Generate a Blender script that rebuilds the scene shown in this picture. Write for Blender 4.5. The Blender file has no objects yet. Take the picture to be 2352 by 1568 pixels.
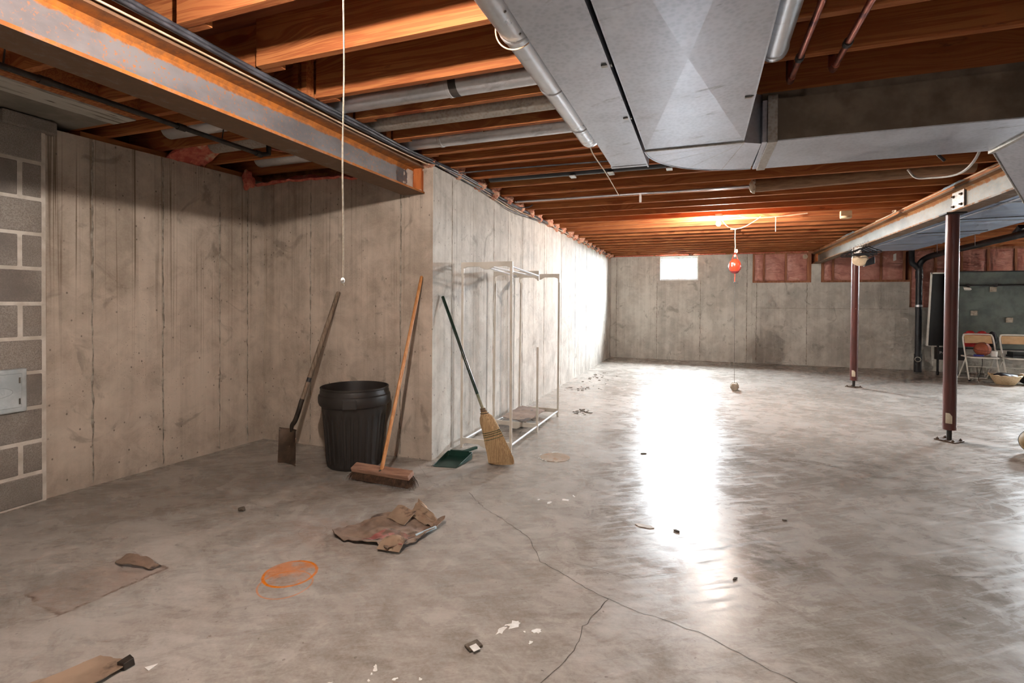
import bpy, bmesh, math, random
from mathutils import Vector, Matrix, noise
R = random.Random(7)
D = bpy.data
SC = bpy.context.scene
COL = SC.collection

# ------------------------------------------------------------------ camera
def setup_camera():
    f, yaw, pitch, roll, cy = 1170.75, 0.3563987, -0.0112025, 0.0070067, 709.9
    F = Vector((-math.sin(yaw)*math.cos(pitch), math.cos(yaw)*math.cos(pitch), math.sin(pitch)))
    r = F.cross(Vector((0, 0, 1))).normalized(); u = r.cross(F)
    r2 = r*math.cos(roll)+u*math.sin(roll); u2 = -r*math.sin(roll)+u*math.cos(roll)
    cd = D.cameras.new('camera'); cd.sensor_width = 36; cd.sensor_fit = 'HORIZONTAL'
    cd.lens = 36*f/2352; cd.shift_y = (cy-784)/2352; cd.clip_start = .05; cd.clip_end = 200
    co = D.objects.new('camera', cd); COL.objects.link(co)
    m = Matrix((r2, u2, -F)).transposed().to_4x4(); m.translation = Vector((0, 0, 1.3))
    co.matrix_world = m; SC.camera = co
setup_camera()

# ------------------------------------------------------------------ world, light levels, exposure
SKY_STRENGTH = 540.0
BULB_NEAR, BULB_FAR, BULB_FILL = 2250.0, 2600.0, 400.0
WARM = (1.0, .89, .80)
w = D.worlds.new('world'); SC.world = w; w.use_nodes = True
bg = w.node_tree.nodes['Background']; bg.inputs[0].default_value = (.86, .94, 1.0, 1); bg.inputs[1].default_value = SKY_STRENGTH
vs = SC.view_settings; vs.view_transform = 'Standard'; vs.look = 'None'; vs.gamma = 1; vs.exposure = 1.02; vs.use_curve_mapping = False
cy_ = SC.cycles
cy_.max_bounces = 4; cy_.diffuse_bounces = 3; cy_.glossy_bounces = 2; cy_.transmission_bounces = 2; cy_.transparent_max_bounces = 6
cy_.use_adaptive_sampling = True; cy_.adaptive_threshold = .09; cy_.adaptive_min_samples = 12; cy_.sample_clamp_indirect = 8
def portal(name, loc, sx, sy, rot):
    l = D.lights.new(name, 'AREA'); l.shape = 'RECTANGLE'; l.size = sx; l.size_y = sy
    l.cycles.is_portal = True
    o = D.objects.new(name, l); o.location = loc; o.rotation_euler = rot; COL.objects.link(o)
portal('window_portal', (-.51, 12.84, 2.16), .9, .6, (-math.pi/2, 0, 0))
portal('window_portal_b', (7.35, 12.84, 2.16), 1.6, .6, (-math.pi/2, 0, 0))

# ------------------------------------------------------------------ node helpers
def lin(c):
    c /= 255.0
    return c/12.92 if c <= .04045 else ((c+.055)/1.055)**2.4
def C(r, g, b): return (lin(r), lin(g), lin(b), 1)
class NT:
    def __init__(s, name):
        s.m = D.materials.new(name); s.m.use_nodes = True; s.t = s.m.node_tree
        s.p = s.t.nodes['Principled BSDF']; s.x = 0
    def n(s, ty, **k):
        nd = s.t.nodes.new(ty)
        for a, b in k.items(): setattr(nd, a, b)
        return nd
    def put(s, sock, v):
        if isinstance(v, bpy.types.NodeSocket): s.t.links.new(v, sock)
        elif v is not None: sock.default_value = v
    def obj(s): return s.n('ShaderNodeTexCoord').outputs['Object']
    def rand(s): return s.n('ShaderNodeObjectInfo').outputs['Random']
    def vmul(s, v, sc, off=None):
        nd = s.n('ShaderNodeVectorMath', operation='MULTIPLY_ADD')
        s.put(nd.inputs[0], v); nd.inputs[1].default_value = sc
        if off is None: off = (0, 0, 0)
        s.put(nd.inputs[2], off); return nd.outputs[0]
    def rotz(s, v, a):
        nd = s.n('ShaderNodeVectorRotate', rotation_type='Z_AXIS'); s.put(nd.inputs['Vector'], v); nd.inputs['Angle'].default_value = a
        return nd.outputs[0]
    def noise(s, v, sc, det=6, ro=.6, dis=0):
        nd = s.n('ShaderNodeTexNoise'); s.put(nd.inputs['Vector'], v)
        nd.inputs['Scale'].default_value = sc; nd.inputs['Detail'].default_value = det
        nd.inputs['Roughness'].default_value = ro; nd.inputs['Distortion'].default_value = dis
        return nd.outputs[0]
    def voro(s, v, sc, feat='F1'):
        nd = s.n('ShaderNodeTexVoronoi', feature=feat); s.put(nd.inputs['Vector'], v); nd.inputs['Scale'].default_value = sc
        return nd.outputs['Distance']
    def math(s, op, a, b=None, c=None):
        nd = s.n('ShaderNodeMath', operation=op); s.put(nd.inputs[0], a); s.put(nd.inputs[1], b); s.put(nd.inputs[2], c)
        return nd.outputs[0]
    def step(s, v, a, b, lo=0., hi=1.):
        nd = s.n('ShaderNodeMapRange', interpolation_type='SMOOTHSTEP'); s.put(nd.inputs[0], v)
        nd.inputs[1].default_value = a; nd.inputs[2].default_value = b; nd.inputs[3].default_value = lo; nd.inputs[4].default_value = hi
        return nd.outputs[0]
    def mix(s, f, a, b, bt='MIX'):
        nd = s.n('ShaderNodeMix', data_type='RGBA', blend_type=bt)
        s.put(nd.inputs[0], f); s.put(nd.inputs[6], a); s.put(nd.inputs[7], b); return nd.outputs[2]
    def sep(s, v):
        nd = s.n('ShaderNodeSeparateXYZ'); s.put(nd.inputs[0], v); return nd.outputs
    def dist(s, v, c, sc=(1, 1, 0)):
        q = s.n('ShaderNodeVectorMath', operation='SUBTRACT'); s.put(q.inputs[0], v); q.inputs[1].default_value = c
        l = s.n('ShaderNodeVectorMath', operation='LENGTH'); s.put(l.inputs[0], s.vmul(q.outputs[0], sc)); return l.outputs['Value']
    def done(s, col, rough=.6, metal=0., bump=None, bs=.1, bd=.01, spec=None, coat=0):
        s.put(s.p.inputs['Base Color'], col); s.put(s.p.inputs['Roughness'], rough); s.put(s.p.inputs['Metallic'], metal)
        if spec is not None: s.put(s.p.inputs['Specular IOR Level'], spec)
        if coat: s.p.inputs['Coat Weight'].default_value = coat; s.p.inputs['Coat Roughness'].default_value = .2
        if bump is not None:
            b = s.n('ShaderNodeBump'); b.inputs['Strength'].default_value = bs; b.inputs['Distance'].default_value = bd
            s.put(b.inputs['Height'], bump); s.t.links.new(b.outputs[0], s.p.inputs['Normal'])
        return s.m

def pm(name, c1, c2, scale=6, st=(1, 1, 1), det=4, lo=.35, hi=.65, rough=.6, rough2=None, metal=0., bs=.1, bd=.004,
       c3=None, s3=30, t3=(.6, .68), st3=(1, 1, 1), spec=None, coat=0, rnd=False):
    """two-tone noise material with an optional third spot colour"""
    t = NT(name); v = t.obj()
    if rnd:
        k = t.n('ShaderNodeCombineXYZ'); r = t.math('MULTIPLY', t.rand(), 37.0)
        t.put(k.inputs[0], r); t.put(k.inputs[1], r); t.put(k.inputs[2], r); v = t.vmul(v, (1, 1, 1), k.outputs[0])
    a = t.noise(t.vmul(v, st), scale, det)
    col = t.mix(t.step(a, lo, hi), c1, c2)
    if c3 is not None:
        b = t.noise(t.vmul(v, st3), s3, 5)
        col = t.mix(t.step(b, t3[0], t3[1]), col, c3)
    ro = rough if rough2 is None else t.step(a, .3, .7, rough, rough2)
    return t.done(col, ro, metal, a if bs else None, bs, bd, spec, coat)

# ------------------------------------------------------------------ materials
def concrete_wall(name, drips=.3, tint=(1, 1, 1), light=(211, 202, 191), dark=(164, 154, 143), pits=.7):
    t = NT(name); v = t.obj()
    c = lambda q: C(q[0]*tint[0], q[1]*tint[1], q[2]*tint[2])
    big = t.noise(v, 1.3, 4, .62, .4); st = t.noise(t.vmul(v, (7, 7, .5)), 1.0, 3, .6); fine = t.noise(v, 70, 2, .7)
    st2 = t.noise(t.vmul(v, (26, 26, .6)), 1.0, 2, .6)
    med = t.noise(v, 6, 4, .65, .6)
    f = t.math('ADD', t.math('MULTIPLY', st, .3), t.math('MULTIPLY_ADD', med, .35, t.math('MULTIPLY', big, .5)))
    col = t.mix(t.step(f, .42, .72), c(dark), c(light))
    col = t.mix(t.step(fine, .35, .75, 0, .22), col, c((205, 199, 188)))
    col = t.mix(t.step(st2, .56, .74, 0, .16), col, c((120, 110, 96)))
    z = t.sep(v)[2]
    dn = t.noise(t.vmul(v, (24, 24, .14)), 1.0, 3, .5, .12)
    line = t.math('SUBTRACT', 1.0, t.step(t.math('ABSOLUTE', t.math('SUBTRACT', dn, .55)), .004, .030))
    line = t.math('MULTIPLY', line, t.step(z, .5, 1.9, .05, 1.0))
    line = t.math('MULTIPLY', line, t.step(t.noise(t.vmul(v, (3, 3, .7)), 1.0, 2), .36, .56))
    col = t.mix(t.math('MULTIPLY', line, drips), col, C(92, 72, 48))
    pv = t.voro(t.vmul(v, (1, 1, .75)), 17); pmk = t.step(t.noise(v, 2.1, 1), .38, .55)
    pit = t.math('MULTIPLY', t.step(pv, .05, .13, 1, 0), pmk)
    pv2 = t.voro(v, 46); pit2 = t.math('MULTIPLY', t.step(pv2, .05, .16, 1, 0), t.step(t.noise(v, 1.7, 1, .5), .5, .66))
    pit = t.math('MAXIMUM', pit, pit2)
    col = t.mix(t.math('MULTIPLY', pit, pits), col, c((70, 64, 56)))
    blot = t.noise(v, 3.2, 4, .6, 1.2)
    col = t.mix(t.step(blot, .60, .70, 0, .40), col, c((110, 102, 91)))
    bump = t.math('MULTIPLY_ADD', fine, .3, med)
    return t.done(col, t.step(big, .3, .7, .7, .9), 0, bump, .35, .012, .3)
M = {}
M['conc_left'] = concrete_wall('concrete_alcove', .7, (1.0, .970, .945))
M['conc_front'] = concrete_wall('concrete_alcove_end', .3, (1.0, .970, .945))
M['conc_long'] = concrete_wall('concrete_long_wall', .3, (1.02, 1.02, 1.02), (206, 201, 193), (160, 154, 146))
M['conc_back'] = concrete_wall('concrete_back_wall', .1, (1, 1, .99), (214, 210, 203), (172, 167, 160))
M['conc_seam'] = pm('concrete_seam', C(128, 119, 107), C(178, 169, 156), 9, (1, 1, 2), bs=.4, bd=.01, rough=.9)
M['conc_slab'] = pm('concrete_slab', C(120, 115, 106), C(142, 136, 126), 5, rough=.9, bs=.3, bd=.01)
M['whitewash'] = pm('whitewashed_board', C(120, 114, 103), C(186, 184, 176), 2.5, (14, 1.2, 4), lo=.38, hi=.52, rough=.85, c3=C(78, 68, 56), s3=3, st3=(10, 1.5, 3), t3=(.62, .7))

def floor_mat():
    t = NT('concrete_floor'); v = t.obj()
    big = t.noise(v, .9, 4, .62, .5); mid = t.noise(v, 4.5, 6, .66, .8); fine = t.noise(v, 60, 2, .7)
    tr = t.noise(t.vmul(t.rotz(v, .5), (2.2, 11, 1)), 1.0, 4, .6, .8)
    tr2 = t.noise(t.vmul(t.rotz(v, -.25), (3.5, 16, 1)), 1.0, 5, .7, .5)
    f = t.math('ADD', t.math('MULTIPLY_ADD', tr2, .28, t.math('MULTIPLY', big, .3)), t.math('MULTIPLY_ADD', mid, .27, t.math('MULTIPLY', tr, .2)))
    col = t.mix(t.step(f, .39, .66), C(136, 127, 118), C(180, 173, 165))
    col = t.mix(t.step(fine, .3, .75, 0, .18), col, C(206, 200, 192))
    col = t.mix(t.step(t.noise(v, 2.4, 5, .75, .5), .54, .74, 0, .4), col, C(200, 196, 190))
    scr = t.noise(t.vmul(t.rotz(v, -.6), (3, 26, 1)), 1.0, 4, .7, .3)
    col = t.mix(t.step(scr, .58, .74, 0, .28), col, C(112, 103, 93))
    col = t.mix(t.step(t.noise(v, 38, 2, .5), .70, .76, 0, .5), col, C(92, 83, 72))
    # damp, scuffed patches
    pn = t.step(t.math('MULTIPLY_ADD', tr, .6, t.math('MULTIPLY', t.noise(v, 16, 4, .75, .4), .4)), .34, .62)
    def patch(c, r, sc=(1, 1, 0), amt=.5, colr=(104, 97, 88)):
        nonlocal col
        d = t.math('ADD', t.dist(v, c, sc), t.math('MULTIPLY', t.math('SUBTRACT', mid, .5), r*1.1))
        m = t.math('MULTIPLY', t.step(d, r*.1, r*1.1, amt, 0), pn)
        col = t.mix(m, col, C(*colr))
    patch((1.0, 4.75, 0), .95, (.75, 1.3, 0), .75); patch((.25, 3.0, 0), .5, (1, 1, 0), .8, (92, 84, 74))
    patch((-2.7, 2.9, 0), .9, (.8, 1, 0), .5, (112, 98, 84)); patch((1.6, 2.6, 0), 1.3, (1, 1.2, 0), .45)
    patch((-3.3, 2.2, 0), .8, (1, 1, 0), .45, (118, 104, 90))
    patch((-2.05, 2.3, 0), .35, (1, 1, 0), .3, (158, 116, 92))
    # brown residue where a sheet of cardboard lay
    e = t.sep(t.rotz(t.vmul(v, (1, 1, 1), (2.60, -1.54, 0)), .12)); jit = t.math('MULTIPLY', t.math('SUBTRACT', mid, .5), .12)
    ax = t.math('ADD', t.math('ABSOLUTE', e[0]), jit); ay = t.math('ADD', t.math('ABSOLUTE', e[1]), jit)
    ins = t.math('MULTIPLY', t.step(ax, .155, .165, 1, 0), t.step(ay, .215, .225, 1, 0))
    col = t.mix(t.math('MULTIPLY', ins, t.step(mid, .35, .6, .1, .4)), col, C(156, 128, 112))
    edge = t.math('MULTIPLY', ins, t.step(t.math('MAXIMUM', t.math('DIVIDE', ax, .72), ay), .19, .215))
    col = t.mix(t.math('MULTIPLY', edge, t.step(mid, .42, .56, 0, .75)), col, C(88, 66, 54))
    # rust rings left by a can
    def ring(c, r, wd, amt, fill=0):
        nonlocal col
        d = t.math('ADD', t.dist(v, c), t.math('MULTIPLY', t.math('SUBTRACT', mid, .5), .012))
        q = t.math('ABSOLUTE', t.math('SUBTRACT', d, r))
        m = t.math('MULTIPLY', t.step(q, wd*.3, wd, 1, 0), t.step(t.noise(v, 9, 3), .25, .6, amt*.45, amt))
        if fill: m = t.math('MAXIMUM', m, t.math('MULTIPLY', t.step(d, r-.01, r, fill, 0), t.step(t.noise(v, 7, 4, .6), .42, .6, .15, 1)))
        col = t.mix(m, col, C(214, 118, 14))
    ring((-1.835, 1.907, 0), .118, .011, 1.0, .62); ring((-1.785, 1.825, 0), .118, .006, .55)
    d = t.math('ABSOLUTE', t.math('SUBTRACT', t.dist(v, (-2.06, 2.31, 0)), .075)); col = t.mix(t.step(d, .001, .004, .4, 0), col, C(110, 100, 90))
    d = t.math('ABSOLUTE', t.math('SUBTRACT', t.dist(v, (-2.55, 2.98, 0)), .14)); col = t.mix(t.step(d, .001, .006, .25, 0), col, C(196, 188, 178))
    ro = t.math('ADD', t.math('MULTIPLY_ADD', t.step(mid, .3, .7), .12, t.step(big, .35, .65, .17, .24)), t.step(scr, .48, .7, 0, .22))
    return t.done(col, ro, 0, t.math('MULTIPLY_ADD', fine, .3, t.noise(v, 4.5, 2)), .10, .01, .13)
M['floor'] = floor_mat()
M['crack'] = pm('crack_dark', C(70, 63, 55), C(104, 96, 86), 20, rough=.9, bs=0)
M['chalk'] = pm('white_paint_drips', C(222, 219, 212), C(244, 242, 237), 30, rough=.6, bs=.2)
M['block'] = pm('cinder_block', C(136, 127, 119), C(166, 157, 148), 150, det=3, rough=.95, bs=.4, bd=.003, c3=C(120, 111, 104), s3=2.5, t3=(.35, .8), rnd=True)
M['mortar'] = pm('mortar', C(194, 184, 172), C(220, 212, 202), 9, rough=.95, bs=.4, bd=.01)

def joist_mat():
    t = NT('joist_lumber'); v = t.obj(); r = t.rand()
    k = t.n('ShaderNodeCombineXYZ'); t.put(k.inputs[0], t.math('MULTIPLY', r, 41)); t.put(k.inputs[1], t.math('MULTIPLY', r, 17)); t.put(k.inputs[2], t.math('MULTIPLY', r, 29))
    v2 = t.vmul(v, (1, 1, 1), k.outputs[0])
    kv = t.voro(t.vmul(v2, (1.2, 0, 5)), 1.0); knot = t.step(kv, .10, .15, 1, 0)
    warp = t.math('MULTIPLY', t.step(kv, .05, .5, 1, 0), 1.6)
    zz = t.sep(v2)
    cc = t.n('ShaderNodeCombineXYZ'); t.put(cc.inputs[0], t.math('MULTIPLY', zz[0], .8)); t.put(cc.inputs[1], t.math('MULTIPLY', zz[1], 24)); t.put(cc.inputs[2], t.math('ADD', t.math('MULTIPLY', zz[2], 24), warp))
    g = t.noise(cc.outputs[0], 1.4, 5, .6, .3)
    gr = t.math('PINGPONG', t.math('MULTIPLY', g, 9), 1.0)
    col = t.mix(t.step(gr, .15, .9, 0, .75), C(184, 118, 70), C(136, 70, 36))
    col = t.mix(t.step(t.noise(v2, .7, 3), .4, .65, 0, .5), col, C(160, 90, 50))
    col = t.mix(t.math('MULTIPLY', knot, .85), col, C(126, 54, 22))
    col = t.mix(t.step(t.noise(t.vmul(v2, (3, 10, 12)), 1.0, 7, .75), .62, .72, 0, .7), col, C(64, 44, 34))
    col = t.mix(t.step(r, .55, 1.0, 0, .35), col, C(140, 78, 44))
    return t.done(col, .75, 0, gr, .08, .003, .3)
M['joist'] = joist_mat()
M['ply'] = pm('subfloor_plywood', C(120, 64, 38), C(152, 90, 56), 1.5, (1, 14, 1), rough=.8, bs=.1)
M['plate'] = pm('sill_lumber', C(142, 82, 42), C(184, 118, 66), 2, (6, 1, 6), rough=.8, bs=.1, c3=C(96, 52, 28), s3=4, rnd=True)
M['stud'] = pm('stud_lumber', C(140, 88, 62), C(172, 116, 84), 3, (8, 8, .8), rough=.8, bs=.1, rnd=True)
M['block_wood'] = pm('bearing_block', C(170, 84, 34), C(204, 118, 60), 4, (6, 6, 1), rough=.8, c3=C(206, 176, 150), s3=14, t3=(.55, .62), bs=.1)

def beam_mat(name, g1, g2, rust, amt=1.0):
    t = NT(name); v = t.obj(); z = t.sep(v)[2]
    n = t.noise(v, 14, 8, .7); m = t.noise(t.vmul(v, (1, .5, 1)), 3.0, 6, .6)
    col = t.mix(t.step(m, .35, .65), g1, g2)
    hi = t.math('MAXIMUM', t.step(z, .145, .185, 0, 1), t.step(z, .014, .034, .8, 0))
    f = t.math('ADD', t.math('MULTIPLY', hi, .34*amt), t.math('MULTIPLY_ADD', m, .35, t.math('MULTIPLY', n, .5)))
    r = t.step(f, .56, .70)
    col = t.mix(r, col, t.mix(t.step(n, .35, .65), rust, C(136, 84, 42)))
    spk = t.math('MULTIPLY', t.step(t.noise(v, 55, 5, .75), .56, .64), t.step(m, .35, .6, .25, .9))
    col = t.mix(spk, col, rust)
    col = t.mix(t.math('MAXIMUM', t.step(z, .0005, .002, .85, 0), t.step(z, .205, .211, 0, .8)), col, C(104, 86, 70))
    return t.done(col, t.step(r, 0, 1, .5, .9), t.step(r, 0, 1, .1, 0), n, .2, .004)
M['beam_l'] = beam_mat('rusty_steel', C(100, 98, 100), C(130, 128, 131), C(184, 108, 34), 1.0)
M['beam_r'] = beam_mat('aged_steel', C(104, 100, 90), C(138, 132, 118), C(150, 104, 54), .85)
M['flange_under'] = pm('flange_brown', C(96, 82, 70), C(122, 106, 92), 12, rough=.8, bs=.1)

def galv(name, a, b, rough=.38, smudge=.6, sp=55):
    t = NT(name); v = t.obj()
    n = t.noise(v, 2.2, 6, .6); s = t.voro(v, sp)
    col = t.mix(t.step(n, .3, .7), a, b); col = t.mix(t.step(s, .2, .7, 0, .18), col, C(225, 228, 235))
    sm = t.noise(t.vmul(t.rotz(v, .3), (3, 9, 3)), 1.0, 7, .72)
    col = t.mix(t.step(sm, .58, .72, 0, smudge), col, C(104, 100, 96))
    return t.done(col, t.math('ADD', t.step(n, .3, .7, rough, rough+.1), t.step(sm, .58, .7, 0, .15)), .82, None if sp < 20 else n, .05, .004)
M['galv'] = galv('galvanised_sheet', C(160, 164, 174), C(190, 194, 204), .30)
M['galv_round'] = galv('galvanised_pipe', C(182, 184, 188), C(210, 212, 216), .26, .4, 30)
M['galv_dull'] = galv('dusty_sheet', C(150, 142, 132), C(172, 164, 152), .5, .6)
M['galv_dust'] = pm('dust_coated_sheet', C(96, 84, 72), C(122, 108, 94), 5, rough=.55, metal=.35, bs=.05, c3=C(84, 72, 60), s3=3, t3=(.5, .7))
M['galv_daylight'] = galv('galvanised_blue_reflection', C(160, 182, 214), C(192, 212, 240), .30, .12, 7)  # plain sheet metal; reflected blue daylight is painted into the base colour
M['zinc'] = pm('zinc_plate', C(176, 180, 180), C(206, 209, 208), 8, rough=.42, metal=.55, bs=.05, c3=C(140, 134, 126), s3=22, t3=(.66, .74))
M['bolt'] = pm('bolt_steel', C(92, 74, 62), C(124, 104, 88), 40, rough=.5, metal=.8, bs=.1)
M['post'] = pm('oxide_red_paint', C(78, 36, 31), C(98, 47, 40), 5, (1, 1, .4), rough=.38, bs=.03, coat=.2)
M['iron'] = pm('black_iron', C(44, 40, 38), C(66, 60, 56), 14, rough=.55, metal=.3, bs=.1)
M['abs'] = pm('black_plastic_pipe', C(24, 25, 29), C(42, 44, 50), 6, rough=.34, bs=.03)
M['copper'] = pm('copper_tube', C(150, 88, 72), C(186, 118, 100), 9, rough=.34, metal=.85, bs=.05, c3=C(104, 70, 74), s3=12, t3=(.55, .7))
M['cable_k'] = pm('black_cable', C(44, 45, 50), C(82, 84, 92), 7, (1, 1, 1), rough=.42, bs=.1)
M['cable_t'] = pm('tan_cable', C(196, 164, 132), C(222, 196, 168), 9, rough=.5, bs=.05)
M['cable_w'] = pm('white_cable', C(206, 204, 198), C(228, 226, 220), 9, rough=.5, bs=.05)
M['rope'] = pm('cotton_rope', C(214, 200, 176), C(238, 228, 208), 160, (1, 1, 1), rough=.9, bs=.4, bd=.002)
M['pink'] = pm('fibreglass_batt', C(196, 92, 78), C(222, 128, 108), 26, det=9, rough=1., bs=.8, bd=.03, c3=C(228, 186, 152), s3=9, t3=(.55, .7))
M['tuft'] = pm('fibreglass_tuft', C(204, 126, 104), C(234, 190, 160), 30, det=9, rough=1., bs=.9, bd=.03, rnd=True)
def insul_panel():
    t = NT('pink_batt_behind_film'); v = t.obj(); r = t.rand()
    n = t.noise(v, 5, 7, .65, 1.0); wr = t.noise(t.vmul(t.rotz(v, .2), (3, 3, 9)), 1.0, 5, .6, 1.6)
    col = t.mix(t.step(n, .35, .65), C(178, 116, 104), C(206, 148, 132)); col = t.mix(t.step(wr, .60, .70, 0, .55), col, C(228, 190, 172))
    col = t.mix(t.step(wr, .30, .40, .4, 0), col, C(126, 72, 68))
    return t.done(col, .32, 0, wr, .55, .03, .5)
M['panel'] = insul_panel()
M['foil_tape'] = pm('kraft_tape', C(170, 150, 128), C(206, 190, 168), 12, rough=.6, bs=.2)
M['bin'] = pm('black_bin_plastic', C(30, 26, 24), C(50, 45, 42), 5, (1, 1, .35), rough=.42, rough2=.6, bs=.05, c3=C(92, 80, 70), s3=26, t3=(.70, .78), st3=(2, 2, .5))
M['ash_wood'] = pm('weathered_ash', C(112, 95, 80), C(152, 133, 114), 4, (14, 14, .9), rough=.75, bs=.15)
M['orange_wood'] = pm('varnished_pine', C(190, 126, 72), C(220, 158, 102), 3, (16, 16, .7), rough=.42, bs=.05, coat=.2)
M['shovel'] = pm('worn_shovel_steel', C(72, 58, 48), C(104, 86, 72), 9, rough=.55, metal=.45, bs=.2, c3=C(178, 156, 138), s3=16, t3=(.64, .70))
M['socket'] = pm('dark_socket_steel', C(48, 42, 38), C(70, 62, 55), 10, rough=.5, metal=.5, bs=.1)
M['head_wood'] = pm('broom_block_wood', C(146, 108, 90), C(176, 138, 116), 3, (2, 16, 16), rough=.7, bs=.1)
M['bristle'] = pm('brown_bristle', C(54, 38, 28), C(98, 72, 54), 30, rough=.7, bs=0, rnd=True)
M['straw'] = pm('broom_corn', C(160, 128, 90), C(204, 174, 132), 3, (70, 70, 1.2), rough=.75, bs=.25, bd=.003)
M['stitch'] = pm('green_stitching', C(40, 66, 44), C(58, 88, 60), 40, rough=.7, bs=0)
M['green'] = pm('green_enamel', C(16, 36, 28), C(26, 52, 40), 6, rough=.30, bs=.03, coat=.3)
M['pan'] = pm('green_dustpan_plastic', C(22, 50, 42), C(36, 70, 60), 8, rough=.38, bs=.05)
M['worn'] = pm('worn_green_sleeve', C(120, 128, 104), C(166, 158, 132), 14, rough=.6, bs=.1)
M['rack'] = pm('ivory_powder_coat', C(208, 200, 188), C(226, 219, 208), 5, rough=.42, bs=.03, c3=C(150, 128, 108), s3=24, t3=(.74, .80))
M['rod'] = pm('white_rod', C(222, 224, 230), C(238, 240, 244), 6, rough=.28, bs=0)
M['card'] = pm('kraft_cardboard', C(140, 117, 97), C(170, 145, 122), 4, rough=.9, bs=.25, bd=.006, c3=C(92, 72, 58), s3=6, t3=(.56, .68))
M['card_wet'] = pm('stained_cardboard', C(122, 101, 87), C(154, 131, 112), 5, det=8, rough=.85, bs=.5, bd=.012, c3=C(70, 58, 52), s3=5, t3=(.54, .64))
M['card_red'] = pm('red_print_card', C(150, 88, 82), C(176, 116, 106), 9, rough=.7, bs=.3, c3=C(120, 96, 82), s3=8, t3=(.5, .62))
M['paper'] = pm('white_scrap', C(214, 210, 204), C(236, 233, 228), 20, rough=.8, bs=.1)
M['cap'] = pm('rusty_cover', C(150, 122, 92), C(176, 158, 138), 5, rough=.8, bs=.2, c3=C(150, 106, 62), s3=9, t3=(.52, .66))
M['bag'] = pm('red_vinyl', C(212, 62, 34), C(232, 84, 52), 3, rough=.32, bs=.03, coat=.3)
M['bagdark'] = pm('dark_red_vinyl', C(120, 40, 44), C(150, 56, 56), 3, rough=.4, bs=.03)
M['white'] = pm('white_vinyl', C(226, 224, 220), C(240, 238, 234), 6, rough=.5, bs=.03)
M['cast'] = pm('cast_iron_grey', C(136, 126, 112), C(172, 160, 144), 30, rough=.6, metal=.3, bs=.25)
M['chain'] = pm('bungee_grey', C(60, 58, 56), C(92, 90, 86), 60, rough=.6, bs=0)
M['hanger'] = pm('black_hanger', C(20, 20, 22), C(34, 34, 37), 9, rough=.4, bs=0)
M['wire'] = pm('hook_steel', C(150, 146, 140), C(190, 186, 180), 9, rough=.35, metal=.8, bs=0)
M['beige'] = pm('beige_canvas', C(206, 184, 152), C(226, 206, 176), 12, rough=.9, bs=.2, c3=C(120, 96, 76), s3=6, t3=(.66, .7))
M['tt_green'] = pm('grey_green_board', C(78, 86, 82), C(98, 107, 101), 4, rough=.55, bs=.05)
M['tt_black'] = pm('black_board', C(14, 14, 15), C(26, 26, 28), 5, rough=.5, bs=.03)
M['tan_vinyl'] = pm('tan_vinyl', C(206, 168, 126), C(222, 188, 148), 5, rough=.5, bs=.05)
M['chair_white'] = pm('white_chair_metal', C(214, 210, 200), C(232, 229, 220), 6, rough=.4, bs=.03)
M['ball'] = pm('basketball_leather', C(146, 74, 50), C(170, 92, 64), 90, rough=.6, bs=.4, bd=.002)
M['ballseam'] = pm('ball_seam', C(44, 32, 30), C(58, 44, 40), 20, rough=.6, bs=0)
M['redcloth'] = pm('red_padding', C(176, 26, 32), C(206, 44, 46), 12, rough=.6, bs=.1)
M['blue'] = pm('navy_cloth', C(44, 42, 110), C(62, 60, 140), 12, rough=.7, bs=.1)
M['wicker'] = pm('pale_wicker', C(206, 178, 138), C(230, 208, 172), 40, (1, 1, 3), rough=.7, bs=.3)
M['dark'] = pm('dark_goods', C(26, 26, 30), C(48, 48, 54), 12, rough=.5, bs=.1)
M['tanball'] = pm('tan_leather', C(146, 118, 76), C(172, 142, 98), 20, rough=.6, bs=.1)
M['brownwrap'] = pm('brown_pipe_wrap', C(126, 92, 66), C(152, 116, 86), 7, (1, 6, 6), rough=.75, bs=.15)
M['detector'] = pm('almond_plastic', C(196, 172, 132), C(214, 194, 158), 8, rough=.5, bs=.03)
M['film'] = pm('pale_blue_film', C(168, 202, 222), C(206, 228, 238), 12, rough=.3, bs=.2)
M['vinyl'] = pm('white_window_vinyl', C(214, 218, 218), C(232, 235, 234), 6, rough=.4, bs=.02)
M['label'] = pm('printed_label', C(206, 190, 164), C(226, 214, 192), 8, rough=.6, bs=0, c3=C(150, 126, 100), s3=30, t3=(.6, .66))
M['debris'] = pm('dark_flakes', C(74, 64, 54), C(112, 100, 86), 30, rough=.9, bs=.2, rnd=True)
M['ochre'] = pm('ochre_scrap', C(176, 112, 26), C(200, 138, 44), 20, rough=.6, bs=.1)
def glass():
    t = NT('window_glass'); nt = t.t; nt.nodes.remove(t.p)
    tr = t.n('ShaderNodeBsdfTransparent'); gl = t.n('ShaderNodeBsdfGlossy'); gl.inputs['Roughness'].default_value = .02
    mx = t.n('ShaderNodeMixShader'); mx.inputs[0].default_value = .06
    nt.links.new(tr.outputs[0], mx.inputs[1]); nt.links.new(gl.outputs[0], mx.inputs[2])
    nt.links.new(mx.outputs[0], nt.nodes['Material Output'].inputs[0]); return t.m
M['glass'] = glass()
def emit(name, col, st):
    t = NT(name); t.p.inputs['Base Color'].default_value = (1, 1, 1, 1)
    t.p.inputs['Emission Color'].default_value = (*col, 1); t.p.inputs['Emission Strength'].default_value = st; return t.m

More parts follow.
